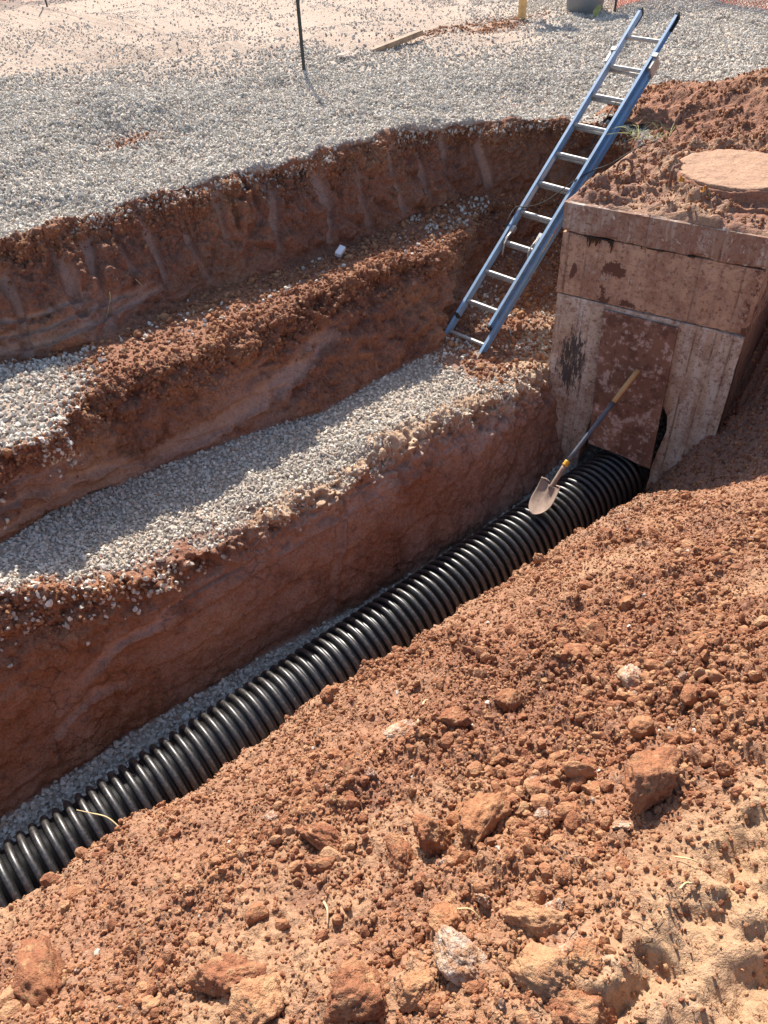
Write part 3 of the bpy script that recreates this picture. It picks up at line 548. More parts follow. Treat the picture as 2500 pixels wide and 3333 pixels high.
f1_ = sample(Pd, Nd, np.clip(crumb * (1 - dust) * (1 - 0.9 * (cpar > 3.2) * sstep(0.5, 1.0, uC)), 0, 1) * vis, 1700); f2_ = sample(Pd, Nd, np.clip(bench1 * (1 - gm_b1) + 0.9 * bench2 * sstep(3.9, 4.3, uC), 0, 1) * vis, 900); f3_ = sample(Pd, Nd, redheap * vis, 1200)
f4_ = sample(Pd, Nd, np.clip(bench1 * (1 - gm_b1) + bench2 * sstep(4.1, 4.5, uC), 0, 1) * vis, 150)
scat('soil_crumbs', [(*f1_, (0.0085, 0.5), 0.3), (*f2_, (0.010, 0.5), 0.3), (*f3_, (0.012, .4), .3), (*f4_, (0.020, .4), .3)], K_CRUMB, 'broken lumps of red clay along the edges of the far bank', 'soil crumbs')
Nmd = grid_normals(Pm)
if Nmd[20, 20, 2] < 0: Nmd = -Nmd
km = keep & (side < 0.1) & (Pm[..., 2] > 0.0)
m1 = sample(Pm, Nmd, km * wq * sstep(-.5, .2, mid), 900); m2 = sample(Pm, Nmd, km * (1 - wq) * sstep(0.02, 0.1, edge), 900)
scat('soil_crumbs', [(*m1, (0.010, 0.5), 0.3), (*m2, (0.008, 0.55), 0.3)], K_CRUMB, 'clay lumps scattered over the dirt mound and the top of the box', 'soil crumbs')
ws = sample(Pnd, Nnd, loose * visn, 22)
scat('gravel', [(*ws, (0.009, 0.35), 0.4)], K_STONE, 'few odd white pebbles dotted over the near spoil bank', 'pebbles')

# ------------------------------------------------------------------ concrete box
def concrete(name, base, warm, grey, mud=0.6, white=0.6, seams=()):
    t = NT(name); p = t.objc()
    n1 = t.noise(p, 2.2, 5, 0.6); n2 = t.noise(p, 6, 8, 0.72); n3 = t.noise(p, 45, 5, 0.7); st = t.noise(t.mapv(p, (14, 14, 1.0)), 1.0, 6, 0.7)
    c = t.mix(t.ramp(n1, [(0.38, 0.0), (0.62, 1.0)]), base, warm)
    c = t.mix(t.ramp(st, [(0.47, 0.0), (0.60, 0.8)]), c, grey)
    c = t.mix(t.ramp(n2, [(0.47, 0.0), (0.56, mud)]), c, (0.255, 0.132, 0.088))
    c = t.mix(t.ramp(t.noise(p, 26, 8, 0.8), [(0.53, 0.0), (0.58, 0.8)]), c, (0.17, 0.085, 0.058))
    c = t.mix(t.ramp(t.noise(p, 12, 6, 0.72, 0.5), [(0.58, 0.0), (0.64, white)]), c, (0.60, 0.55, 0.48))
    c = t.mix(t.ramp(t.noise(t.mapv(p, (30, 30, 1.6)), 1.0, 4, 0.6), [(0.62, 0.0), (0.68, white)]), c, (0.55, 0.50, 0.44))
    mdm = t.ramp(t.math('ADD', t.attr('mud'), t.math('MULTIPLY', t.math('SUBTRACT', t.noise(p, 9, 8, 0.75), 0.5), 3.0)), [(0.52, 0.0), (0.58, 1.0)])
    mdm = t.math('MULTIPLY', mdm, t.ramp(t.attr('mud'), [(0.02, 0.0), (0.12, 1.0)]))
    c = t.mix(mdm, c, (0.135, 0.066, 0.046))
    dk = t.math('MULTIPLY', t.ramp(t.attr('stain'), [(0.02, 0.0), (0.15, 1.0)]), t.ramp(t.math('ADD', t.attr('stain'), t.math('MULTIPLY', t.math('SUBTRACT', t.noise(t.mapv(p, (34, 34, 7)), 1.0, 8, 0.8), 0.5), 4.0)), [(0.75, 0.0), (0.85, 0.9)]))
    c = t.mix(dk, c, (0.045, 0.043, 0.042))
    h = t.math('ADD', n3, t.math('MULTIPLY', n2, 0.8))
    sx_ = t.n.new('ShaderNodeSeparateXYZ'); t.set(sx_.inputs[0], p); px_ = t.math('ADD', sx_.outputs[0], t.math('MULTIPLY', t.math('SUBTRACT', t.noise(p, 3, 3, 0.6), 0.5), 0.012)); seam = None
    for xi in seams:
        m_ = t.ramp(t.math('ABSOLUTE', t.math('SUBTRACT', px_, xi)), [(0.0, 1.0), (0.004, 0.8), (0.007, 0.0)]); seam = m_ if seam is None else t.math('MAXIMUM', seam, m_)
    if seam is not None:
        seam = t.math('MULTIPLY', seam, t.ramp(t.noise(p, 5, 3, 0.6), [(0.40, 0.15), (0.6, 1.0)])); h = t.math('SUBTRACT', h, t.math('MULTIPLY', seam, 1.5)); c = t.mix(t.math('MULTIPLY', seam, 0.6), c, (0.12, 0.075, 0.055))
    return t.done(c, 0.88, t.bump(h, 0.7, 0.008), spec=0.25)
M['conc_top'] = concrete('dirty_slab_concrete', (0.27, 0.175, 0.128), (0.34, 0.215, 0.150), (0.46, 0.39, 0.33), 0.8, 0.9, (0.62, 1.13))
M['conc_mid'] = concrete('tan_stained_concrete', (0.45, 0.285, 0.190), (0.53, 0.355, 0.240), (0.37, 0.24, 0.165), 0.6, 0.35, (0.055, 0.20, 1.02, 1.31))
M['conc_low'] = concrete('grey_stained_concrete', (0.55, 0.455, 0.36), (0.47, 0.345, 0.245), (0.64, 0.59, 0.52), 0.5, 0.85, (0.21, 0.30, 1.10, 1.24, 1.36))
def noisy_prism(name, poly, depth, z_is_y=True, amp=0.004, seed=0, res=0.03, chip=0.0):
    """solid from an outline in the (p, z) plane, pushed back by depth; cut into a fine grid and roughened"""
    bm = bmesh.new(); f = [bm.verts.new((x, 0, y)) for x, y in poly]; fc = bm.faces.new(f)
    ex = bmesh.ops.extrude_face_region(bm, geom=[fc]); bmesh.ops.translate(bm, verts=[g_ for g_ in ex['geom'] if isinstance(g_, bmesh.types.BMVert)], vec=(0, depth, 0))
    fix(bm)
    xs = [p[0] for p in poly]; ys = [p[1] for p in poly]
    for ax, lo, hi in ((0, min(xs), max(xs)), (2, min(ys), max(ys)), (1, 0, depth)):
        for s in np.arange(lo + res, hi - 1e-4, res):
            co = [0, 0, 0]; co[ax] = s; no = [0, 0, 0]; no[ax] = 1
            bmesh.ops.bisect_plane(bm, geom=bm.verts[:] + bm.edges[:] + bm.faces[:], plane_co=co, plane_no=no)
    bm.normal_update()
    V = np.array([v.co[:] for v in bm.verts]); Nv = np.array([v.normal[:] for v in bm.verts])
    sharp = np.array([1.0 if any(len(e.link_faces) == 2 and e.calc_face_angle(0) > 0.8 for e in v.link_edges) else 0.0 for v in bm.verts])
    d = amp * fbm(V, 9, 3, seed) - sharp * (0.004 + chip * np.clip(fbm(V, 6, 3, seed + 5), 0, 1))
    for v, c in zip(bm.verts, V + Nv * d[:, None]): v.co = c
    return bm_mesh(name, bm)
box = empty('concrete_junction_box', tuple(BOX(0, 0, -4.6)), (0, 0, math.radians(-36.1)))
tag(box, 'stained concrete junction box with pipe opening at the head of the trench', 'junction box')
ZB = -4.6
def boxpart(name, me, mat): return link(name, me, mat, box)
o = boxpart('top_slab', noisy_prism('top_slab', [(-0.006, -2.214 - ZB), (BW + 0.012, -2.214 - ZB), (BW + 0.012, -2.0 - ZB), (-0.006, -2.0 - ZB)], BW, amp=0.008, seed=3, chip=0.035), M['conc_top']); o.location.y = -0.010
o['label'] = 'rough chipped top slab smeared with red mud'
ur = noisy_prism('upper_riser', [(0, -2.694 - ZB), (BW, -2.694 - ZB), (BW, -2.218 - ZB), (0, -2.218 - ZB)], BW - 0.02, amp=0.004, seed=7, chip=0.015, res=0.04)
fv = np.array([v.co[:] for v in ur.vertices]); zr = fv[:, 2] + ZB
set_attr(ur, 'mud', np.clip(1.1 * np.exp(-(((fv[:, 0] - 0.43) / 0.10) ** 2 + ((zr + 2.42) / 0.07) ** 2)) + 0.9 * np.exp(-(((fv[:, 0] - 0.37) / 0.03) ** 2 + ((zr + 2.60) / 0.10) ** 2)) + 1.0 * np.exp(-(((fv[:, 0] - 0.12) / 0.04) ** 2 + ((zr + 2.50) / 0.09) ** 2)) + 0.6 * np.exp(-(((fv[:, 0] - 0.55) / 0.2) ** 2 + ((zr + 2.66) / 0.05) ** 2)) + 0.5 * np.exp(-((fv[:, 0] - BW + 0.02) / 0.06) ** 2), 0, 1))
boxpart('upper_riser', ur, M['conc_mid'])
notch = [(1.0, -4.6), (1.014, -4.28), (1.010, -4.03), (1.036, -3.80), (1.062, -3.64), (1.045, -3.50), (0.97, -3.38), (0.80, -3.30), (0.60, -3.30), (0.48, -3.36), (0.45, -3.5), (0.44, -3.75), (0.41, -3.95), (0.39, -4.1), (0.39, -4.6)]
fw = noisy_prism('front_wall', [(0.012, -4.6 - ZB)] + [(0.012, -2.700 - ZB), (BW - 0.004, -2.700 - ZB), (BW - 0.004, -4.6 - ZB)] + [(x, y - ZB) for x, y in notch], 0.15, amp=0.004, seed=11, chip=0.02, res=0.045)
fv = np.array([v.co[:] for v in fw.vertices]); set_attr(fw, 'stain', np.clip(1.3 * np.exp(-(((fv[:, 0] - 0.20) / 0.14) ** 2 + ((fv[:, 2] - (-3.25 - ZB)) / 0.36) ** 2)), 0, 1))
boxpart('front_wall', fw, M['conc_low'])
for nm, x0, x1, y0, y1 in (('side_wall', 0.014, 0.16, 0.152, BW - 0.03), ('side_wall', BW - 0.15, BW - 0.006, 0.152, BW - 0.03), ('back_wall', 0.162, BW - 0.152, BW - 0.17, BW - 0.035)):
    bm = bmesh.new(); add_box(bm, ((x0 + x1) / 2, (y0 + y1) / 2, (-4.6 - 2.702) / 2 - ZB), ((x1 - x0) / 2, (y1 - y0) / 2, (4.6 - 2.702) / 2)); bmesh.ops.bevel(bm, geom=bm.edges[:], offset=0.006, segments=1, affect='EDGES')
    boxpart(nm, bm_mesh(nm, fix(bm)), M['conc_low'])
# black joint sealant squeezed out and run down under the slab
M['tar'] = plain('bitumen_sealant', (0.012, 0.012, 0.012), 0.45)
for x, w, h in ((0.20, .012, .045), (0.222, .016, .075), (0.245, .012, .04), (0.27, .018, .06), (0.295, .013, .035), (0.375, .012, .05), (0.388, .014, .09), (0.36, .022, .02), (0.60, .008, .02)):
    bm = bmesh.new(); add_tube(bm, [(x, -0.008, -2.212 - ZB), (x + .003, -0.009, -2.216 - h * .5 - ZB), (x - .003, -0.006, -2.216 - h - ZB)], [w * .7, w * .45, w * .15], 6); boxpart('sealant_drip', bm_mesh('sealant_drip', fix(bm)), M['tar'])
for x, w in ((0.27, .10), (0.70, .06), (0.95, .025)):
    bm = bmesh.new(); add_box(bm, (x, -0.004, -2.216 - ZB), (w, 0.008, 0.005)); boxpart('sealant_bead', bm_mesh('sealant_bead', fix(bm)), M['tar'])

# sheet leaning over the opening
t = NT('muddy_plywood'); p = t.objc(); n1 = t.noise(p, 4, 6, 0.65); n2 = t.noise(p, 13, 6, 0.7); gr = t.noise(t.mapv(p, (2, 20, 20), rot=(0, 0.2, 0)), 2.0, 4, 0.6)
c = t.ramp(n1, [(0.3, (0.13, 0.064, 0.044)), (0.55, (0.225, 0.118, 0.078)), (0.75, (0.29, 0.160, 0.105))])
c = t.mix(t.ramp(n2, [(0.52, 0.0), (0.60, 0.8)]), c, (0.50, 0.37, 0.31)); c = t.mix(t.ramp(t.noise(p, 9, 6, 0.7), [(0.40, 0.8), (0.47, 0.0)]), c, (0.12, 0.058, 0.040))
c = t.mix(t.math('MULTIPLY', t.ramp(t.voro(p, 13), [(0.10, 0.9), (0.19, 0.0)]), t.ramp(n1, [(0.48, 0.0), (0.56, 1.0)])), c, t.mix(n2, c, (0.62, 0.52, 0.47)))
M['ply'] = t.done(c, 0.85, t.bump(t.math('ADD', n2, gr), 0.3, 0.006), spec=0.25)
def face_pt(x, y, off):
    x, y = x * 1.507, y * 1.507; d = (x - 1250) * CAM_R - (y - 1666.5) * CAM_U + F_PX * CAM_F
    a = BA - BN * off; Pt = d * ((a @ BN) / (d @ BN)); return Pt + np.array([0, 0, CAM_Z])
cs = [face_pt(1306, 667, 0.012), face_pt(1466, 707, 0.012), face_pt(1405, 1010, 0.10), face_pt(1385, 1003, 0.10), face_pt(1340, 980, 0.10), face_pt(1290, 962, 0.098), face_pt(1272, 955, 0.095)]
ctr_ = sum(cs) / len(cs); bm = bmesh.new(); f0 = bm.faces.new([bm.verts.new(tuple(c_ - ctr_)) for c_ in cs]); nrm = -BN
ex = bmesh.ops.extrude_face_region(bm, geom=[f0]); bmesh.ops.translate(bm, verts=[g_ for g_ in ex['geom'] if isinstance(g_, bmesh.types.BMVert)], vec=tuple(nrm * 0.019)); fix(bm)
bmesh.ops.bevel(bm, geom=bm.edges[:], offset=0.002, segments=1, affect='EDGES')
o = tag(link('plywood_sheet', bm_mesh('plywood_sheet', bm), M['ply']), 'mud caked plywood sheet leaning over the opening of the concrete box', 'plywood sheet'); o.location = ctr_

# manhole on the slab
M['mud_top'] = clay_material('dust_covered_iron', 0.5)
mh = empty('manhole', tuple(BOX(0.97, 0.79, -1.985))); tag(mh, 'round dirt covered manhole with a wide collar on top of the concrete box', 'manhole')
def disc(name, prof, seg, mat, parent, amp, attrs_, seed):
    prof = np.array(prof); th = np.linspace(0, 2 * math.pi, seg, endpoint=False); V = np.stack([prof[:, 0][:, None] * np.cos(th), prof[:, 0][:, None] * np.sin(th), prof[:, 1][:, None] * np.ones(seg)], -1)
    V = V + (amp * fbm(V, 14, 3, seed))[..., None] * np.array([0.6, 0.6, 1.0]); r = len(prof); i = np.arange(r * seg).reshape(r, seg); j = np.roll(i, -1, 1)
    me = mesh_np(name, V, np.stack([i[:-1], j[:-1], j[1:], i[1:]], -1).reshape(-1, 4))
    for k, a in attrs_.items(): set_attr(me, k, np.full(len(me.vertices), a))
    return link(name, me, mat, parent)
def dense(prof, step=0.015):
    out = [prof[0]]
    for a, b in zip(prof, prof[1:]):
        n = max(1, int(math.hypot(b[0] - a[0], b[1] - a[1]) / step))
        out += [(a[0] + (b[0] - a[0]) * k / n, a[1] + (b[1] - a[1]) * k / n) for k in range(1, n + 1)]
    return out
disc('collar', dense([(0.72, -0.04), (0.72, -0.005), (0.70, 0.004), (0.575, 0.008), (0.56, 0.038), (0.52, 0.042), (0.48, 0.05), (0.455, 0.115), (0.445, 0.12), (0.43, 0.12)]), 260, M['mud_top'], mh, 0.024, dict(pale=0.0, dust=0.0, red=0.15), 3)
disc('cover', dense([(0.437, 0.095), (0.437, 0.128), (0.432, 0.133), (0.40, 0.134), (0.0, 0.134)]), 160, M['mud_top'], mh, 0.009, dict(pale=0.45, dust=0.12, red=0.0), 5)
bm = bmesh.new(); add_tube(bm, [(-0.53, -0.10, 0.0), (-0.53, -0.10, .17), (-0.52, -0.08, .185), (-0.45, -0.02, .185)], 0.012, 6)
link('lifting_bracket', bm_mesh('lifting_bracket', fix(bm)), plain('rusty_iron', (0.16, 0.075, 0.045), 0.85), mh)
M['ribbon'] = plain('yellow_ribbon', (0.75, 0.45, 0.03), 0.5)
for k, (px, q, lab) in enumerate([(0.66, 0.43, 'short twist of yellow marker tape under the manhole cover rim, the one nearer the ladder'), (0.86, 0.31, 'longer hanging twist of yellow marker tape under the manhole cover rim')]):
    b = BOX(px, q, -1.86); bm = bmesh.new()
    for s in range(3):
        L = (0.06, 0.09)[k] * (1 - .2 * s); pts = catmull([(0, 0, 0.01), (-.012 + s * .01, -0.02, -.02), (-.02 * (1 - k) + .012 * s, -0.03 - .01 * s, -L * .7), (-.03 * (1 - k) + .02 * s * k, -0.03, -L)], 8)
        for a_, b_ in zip(pts, pts[1:]):
            w = np.array([0.006, 0.002, 0.0]); vs = [bm.verts.new(tuple(x)) for x in (a_ - w, a_ + w, b_ + w, b_ - w)]; bm.faces.new(vs)
    bmesh.ops.solidify(bm, geom=bm.faces[:], thickness=0.001)
    o = tag(link('marker_tape', bm_mesh('marker_tape', bm), M['ribbon']), lab, 'marker tape', 'yellow tape scraps on the manhole'); o.location = b
bm = bmesh.new(); add_tube(bm, catmull([(-.06, 0, -.03), (-.05, 0, .06), (0, 0, .10), (.05, 0, .06), (.045, .01, -.03)], 14), 0.009, 6)
o = tag(link('rebar_loop', bm_mesh('rebar_loop', fix(bm), True), plain('muddy_steel', (0.17, 0.085, 0.055), 0.9)), 'small bent steel lifting loop sticking out of the dirt on the slab', 'steel loop'); o.location = BOX(0.24, 0.46, -1.90); o.rotation_euler = (0, 0, math.radians(-30))

# ------------------------------------------------------------------ black corrugated pipe
t = NT('black_polyethylene'); p = t.pos(); n = t.noise(p, 30, 5, 0.7); o_ = t.n.new('ShaderNodeSeparateXYZ'); t.set(o_.inputs[0], t.objc())
rad_ = t.math('SQRT', t.math('ADD', t.math('MULTIPLY', o_.outputs[1], o_.outputs[1]), t.math('MULTIPLY', o_.outputs[2], o_.outputs[2])))
crest = t.node('ShaderNodeMapRange', 0, ins={0: rad_, 1: 0.250, 2: 0.268, 3: 0.12, 4: 1.0})
lit_dust_mask = t.math('MULTIPLY', crest, t.ramp(t.noise(p, 48, 6, 0.75), [(0.45, 0.04), (0.70, 0.40)]))  # dust tone that also paints rib crests sunlit and keeps valleys black
c = t.mix(lit_dust_mask, (0.009, 0.009, 0.010), (0.19, 0.155, 0.125))
M['pipe'] = t.done(c, t.math('ADD', 0.32, t.math('MULTIPLY', n, 0.20)), t.bump(n, 0.2, 0.002), spec=0.8)
PIPE_V, PIPE_Z, PITCH_R, R_IN, R_OUT = 2.786, -4.25, 0.0685, 0.230, 0.270
root = empty('corrugated_pipe', tuple(W(-1.0, PIPE_V, PIPE_Z - R_OUT)), (0, 0, math.radians(38.5))); tag(root, 'black corrugated plastic drain pipe lying along the trench bottom', 'pipe')
def lathe_x(name, prof, seg, smooth=True):
    prof = np.array(prof); th = np.linspace(0, 2 * math.pi, seg, endpoint=False)
    V = np.stack([prof[:, 0][:, None] * np.ones(seg), prof[:, 1][:, None] * np.cos(th), prof[:, 1][:, None] * np.sin(th)], -1); r = len(prof); i = np.arange(r * seg).reshape(r, seg); j = np.roll(i, -1, 1)
    return mesh_np(name, V, np.stack([i[:-1], i[1:], j[1:], j[:-1]], -1).reshape(-1, 4), smooth)
PL = 5.86
bo = link('barrel', lathe_x('barrel', [(0.0, R_IN - .02), (0, R_IN), (PL, R_IN), (PL, R_IN - .02), (0, R_IN - .02)], 96), M['pipe'], root); bo.location = (0, 0, R_OUT)
hw = PITCH_R * 0.33; prof = [(-hw - .004, R_IN - .004)] + [(-hw * math.cos(s) * (1.0 - 0.12 * math.sin(s)), R_IN + 0.002 + (R_OUT - R_IN - 0.002) * math.sin(s) ** 0.62) for s in np.linspace(0.03, math.pi - 0.03, 15)] + [(hw + .004, R_IN - .004)]
rib = lathe_x('rib', prof, 112); rib.materials.append(M['pipe'])
u_first = -0.418 - PITCH_R * 8
for k in range(int(PL / PITCH_R) + 1):
    x = (u_first + PITCH_R * k) + 1.0
    if x < 0.03 or x > PL - 0.03: continue
    o = bpy.data.objects.new('rib', rib); COL.objects.link(o); o.parent = root; o.location = (x, 0, R_OUT)

# ------------------------------------------------------------------ shovel
M['wood'] = plain('ash_handle', (0.46, 0.27, 0.105), 0.6, scale=8, var=0.2); M['blueh'] = plain('slate_blue_coating', (0.060, 0.078, 0.105), 0.4, dirt=(0.20, 0.15, 0.12), dirt_amt=0.55, scale=14)
M['yel'] = plain('yellow_plastic', (0.66, 0.33, 0.03), 0.5); M['mudsteel'] = plain('muddy_steel_blade', (0.27, 0.19, 0.145), 0.85, scale=14, bump=0.5, dirt=(0.22, 0.14, 0.10), var=0.3)
tip = np.array([1.142, 4.425, -3.945 + CAM_Z]); grip = face_pt(1378, 800, 0.125)
ax = grip - tip; SL = np.linalg.norm(ax); ax /= SL
sx = np.cross(ax, np.array([0.05, 0.25, 1.0])); sx /= np.linalg.norm(sx); sn = np.cross(sx, ax); sn *= np.sign(sn[2])
sh = empty('shovel', tuple(tip)); mw = np.eye(4); mw[:3, 0] = sx; mw[:3, 1] = ax; mw[:3, 2] = np.cross(sx, ax); mw[:3, 3] = tip; sh.matrix_world = Matrix(mw.tolist())
tag(sh, 'muddy round point shovel lying on the pipe with its handle against the plywood', 'shovel')
zs = 1.0 if np.cross(sx, ax)[2] > 0 else -1.0
V = []; Lb, Wb = 0.285, 0.112
NY, NX = 30, 25
for i in range(NY):
    y = Lb * i / (NY - 1); w = Wb * (max(0.0, 1 - (1 - min(1, y / (Lb * .55))) ** 2.3) ** .62) * (1 - 0.06 * (y / Lb) ** 2) + 0.004
    for j in range(NX):
        s = j / (NX - 1) * 2 - 1; x = w * s
        yy = y - 0.022 * (1 - abs(s)) * (y / Lb) ** 6 * 1.5; z = 0.034 * s * s * (0.4 + y / Lb) - 0.02 * math.sin(y / Lb * math.pi) + 0.026 * math.exp(-(x / 0.030) ** 2) * sstep(0.35, 1.0, y / Lb)
        V.append((x, yy, zs * z))
me = mesh_np('blade', np.array(V), grid_quads(NY, NX)); ob = link('blade', me, M['mudsteel'], sh)
md = ob.modifiers.new('thickness', 'SOLIDIFY'); md.thickness = 0.004; md.offset = 0
for k, nm in ((-1, 'footrest'), (1, 'footrest')):
    bm = bmesh.new(); add_tube(bm, [(k * .035, Lb - .004, zs * .012), (k * .08, Lb - 0.003, zs * .03), (k * .112, Lb - .012, zs * .044)], [.006, .008, .004], 6); link(nm, bm_mesh(nm, fix(bm), True), M['mudsteel'], sh)
def rod(nm, y0, y1, r0, r1, mat, z0=0.012, z1=0.012):
    bm = bmesh.new(); add_tube(bm, [(0, y0 + (y1 - y0) * k / 6, zs * (z0 + (z1 - z0) * k / 6)) for k in range(7)], list(np.linspace(r0, r1, 7)), 14); return link(nm, bm_mesh(nm, fix(bm), True), mat, sh)
rod('socket', Lb - .05, Lb + .16, .020, .019, M['mudsteel'], 0.006, 0.03); rod('collar', Lb + .155, Lb + .20, .0225, .0225, M['yel'], 0.03, 0.031)
rod('shaft', Lb + .19, SL - .30, .0185, .0185, M['blueh'], 0.031, 0.012); rod('grip', SL - .305, SL, .0195, .0205, M['wood'], 0.012, 0.0)

# ------------------------------------------------------------------ ladder
M['blue'] = plain('blue_fibreglass', (0.20, 0.335, 0.50), 0.5, var=0.12, dirt=(0.24, 0.22, 0.21), dirt_amt=0.4, scale=12); M['alu'] = plain('ribbed_aluminium', (0.42, 0.40, 0.37), 0.55, 0.6, dirt=(0.28, 0.2, 0.15), dirt_amt=0.6, scale=18)
M['rubber'] = plain('black_rubber', (0.018, 0.018, 0.018), 0.7); M['shoe'] = plain('muddy_ladder_shoe', (0.42, 0.32, 0.24), 0.8, 0.2, scale=20)
LP = np.array([0.83, 6.28, -3.05 + CAM_Z]); LD = np.array([1.53, 1.54, 1.67]); LD /= np.linalg.norm(LD); LE = np.array([0.732, -0.68, -0.03]); LE -= LD * (LE @ LD); LE /= np.linalg.norm(LE); LN = np.cross(LE, LD)
SP, WF = 0.3048, 0.318
lad = empty('extension_ladder', tuple(LP - LD * 0.56)); mw = np.eye(4); mw[:3, 0] = LE; mw[:3, 1] = LD; mw[:3, 2] = LN; mw[:3, 3] = LP - LD * 0.56; lad.matrix_world = Matrix(mw.tolist())
tag(lad, 'blue fibreglass extension ladder leaning up out of the pit', 'ladder')
Y0 = 0.56
def channel(nm, x, sgn, y0, y1, z, depth, flange, mat, tk=0.004):
    """C channel: web towards the rungs, flanges pointing out (sgn)"""
    bm = bmesh.new(); pr = [(0, -depth / 2), (flange, -depth / 2), (flange, -depth / 2 + tk), (tk, -depth / 2 + tk), (tk, depth / 2 - tk), (flange, depth / 2 - tk), (flange, depth / 2), (0, depth / 2)]
    A_ = [bm.verts.new((x + sgn * a, y0, z + b)) for a, b in pr]; B_ = [bm.verts.new((x + sgn * a, y1, z + b)) for a, b in pr]
    for k in range(8): bm.faces.new((A_[k], A_[(k + 1) % 8], B_[(k + 1) % 8], B_[k]))
    bm.faces.new(A_); bm.faces.new(B_[::-1]); fix(bm); bmesh.ops.bevel(bm, geom=[e_ for e_ in bm.edges if e_.calc_length() > 0.5], offset=0.0012, segments=1, affect='EDGES')
    return link(nm, bm_mesh(nm, fix(bm)), mat, lad)
FZ, BZ = 0.0, -0.056
fly0, fly1, bas0, bas1 = Y0 - 0.16, Y0 + 9 * SP + 0.27, 0.0, Y0 + 8 * SP + 0.14
for sgn, x in ((-1, 0.0), (1, WF)):
    channel('fly_rail', x, sgn, fly0, fly1, FZ, 0.066, 0.026, M['blue'])
    bx = x + sgn * 0.030
    channel('base_rail', bx, sgn, bas0 + 0.10, bas1, BZ, 0.070, 0.026, M['blue'])
    bm = bmesh.new(); add_box(bm, (x + sgn * 0.013, fly1 + 0.0, FZ), (0.016, 0.014, 0.037)); add_box(bm, (x + sgn * 0.013, fly1 - 0.06, FZ - 0.031), (0.0165, 0.075, 0.008)); bmesh.ops.bevel(bm, geom=bm.edges[:], offset=0.003, segments=1, affect='EDGES'); link('end_cap', bm_mesh('end_cap', fix(bm)), M['rubber'], lad)
    bm = bmesh.new(); add_box(bm, (x + sgn * 0.013, fly0 - 0.002, FZ), (0.0165, 0.012, 0.036)); bmesh.ops.bevel(bm, geom=bm.edges[:], offset=0.003, segments=1, affect='EDGES'); link('end_cap', bm_mesh('end_cap', fix(bm)), M['rubber'], lad)
    bm = bmesh.new(); add_box(bm, (bx + sgn * 0.0125, bas0 + 0.085, BZ), (0.0175, 0.085, 0.041)); bmesh.ops.bevel(bm, geom=bm.edges[:], offset=0.003, segments=1, affect='EDGES'); ft = link('foot_bracket', bm_mesh('foot_bracket', fix(bm)), M['shoe'], lad)
    bm = bmesh.new(); add_box(bm, (bx + sgn * 0.013, bas0 - 0.02, BZ - 0.005), (0.034, 0.006, 0.058)); add_box(bm, (bx + sgn * 0.013 - 0.032, bas0 + .012, BZ - .005), (0.003, 0.03, .05)); add_box(bm, (bx + sgn * 0.013 + 0.032, bas0 + .012, BZ - .005), (0.003, 0.03, .05)); bmesh.ops.bevel(bm, geom=bm.edges[:], offset=0.002, segments=1, affect='EDGES'); link('shoe', bm_mesh('shoe', fix(bm)), M['shoe'], ft)
    # guide bracket at the head of the base section, rung lock near its foot
    bm = bmesh.new(); add_box(bm, (bx + sgn * 0.020, bas1 - 0.05, BZ + 0.02), (0.014, 0.07, 0.06)); add_box(bm, (bx + sgn * 0.008, bas1 + 0.01, BZ + 0.086), (0.026, 0.022, 0.006)); bmesh.ops.bevel(bm, geom=bm.edges[:], offset=0.003, segments=1, affect='EDGES'); link('guide_bracket', bm_mesh('guide_bracket', fix(bm)), M['alu'], lad)
    bm = bmesh.new(); xx = x - sgn * 0.028; yk = Y0 + 2 * SP
    add_tube(bm, [(xx, yk - .10, -.05), (xx - sgn * .006, yk - .03, .025), (xx, yk + .04, .03), (xx, yk + .15, .0)], .0075, 6); add_tube(bm, [(xx + sgn * .016, yk - .06, -.04), (xx + sgn * .014, yk + .02, .022), (xx + sgn * .012, yk + .12, .02)], .0065, 6); add_box(bm, (xx + sgn * .008, yk + .13, 0.0), (.018, .03, .02)); link('rung_lock', bm_mesh('rung_lock', fix(bm)), M['alu'], lad)
def rung(nm, y, z, x0, x1, r, mat):
    bm = bmesh.new(); seg = 20; ring = []
    for x in (x0, x1):
        ring.append([bm.verts.new((x, y + (r * (1 + (0.07 if k % 2 else -.02))) * math.cos(a), z + (r * (1 + (0.07 if k % 2 else -.02))) * math.sin(a))) for k, a in enumerate(np.linspace(0, 2 * math.pi, seg, endpoint=False))])
    for k in range(seg): bm.faces.new((ring[0][k], ring[0][(k + 1) % seg], ring[1][(k + 1) % seg], ring[1][k]))
    bm.faces.new(ring[0]); bm.faces.new(ring[1][::-1])
    for x, s in ((x0 + .012, 1), (x1 - .012, -1)): add_tube(bm, [(x, y, z), (x + s * .006, y, z)], r * 1.3, 14)
    return link(nm, bm_mesh(nm, fix(bm)), mat, lad)
for k in range(10): rung('rung', Y0 + k * SP, FZ, -0.008, WF + 0.008, 0.0165, M['alu'])
for k in range(-1, 9): rung('rung', Y0 + k * SP + 0.006, BZ, -0.036, WF + 0.036, 0.0155, M['alu'])
t = NT('printed_sticker'); p = t.objc(); br = t.node('ShaderNodeTexBrick', 0, ins={'Vector': t.mapv(p, (1, 1, 0), rot=(0, math.pi / 2, 0)), 'Scale': 90.0, 'Color1': (0.55, 0.54, 0.52, 1), 'Color2': (0.10, 0.10, 0.11, 1), 'Mortar': (0.60, 0.59, 0.57, 1), 'Mortar Size': 0.03})
M['stick'] = t.done(t.mix(t.ramp(t.noise(p, 30, 4), [(0.4, 0.0), (0.6, 0.7)]), (0.62, 0.60, 0.57), br), 0.6)
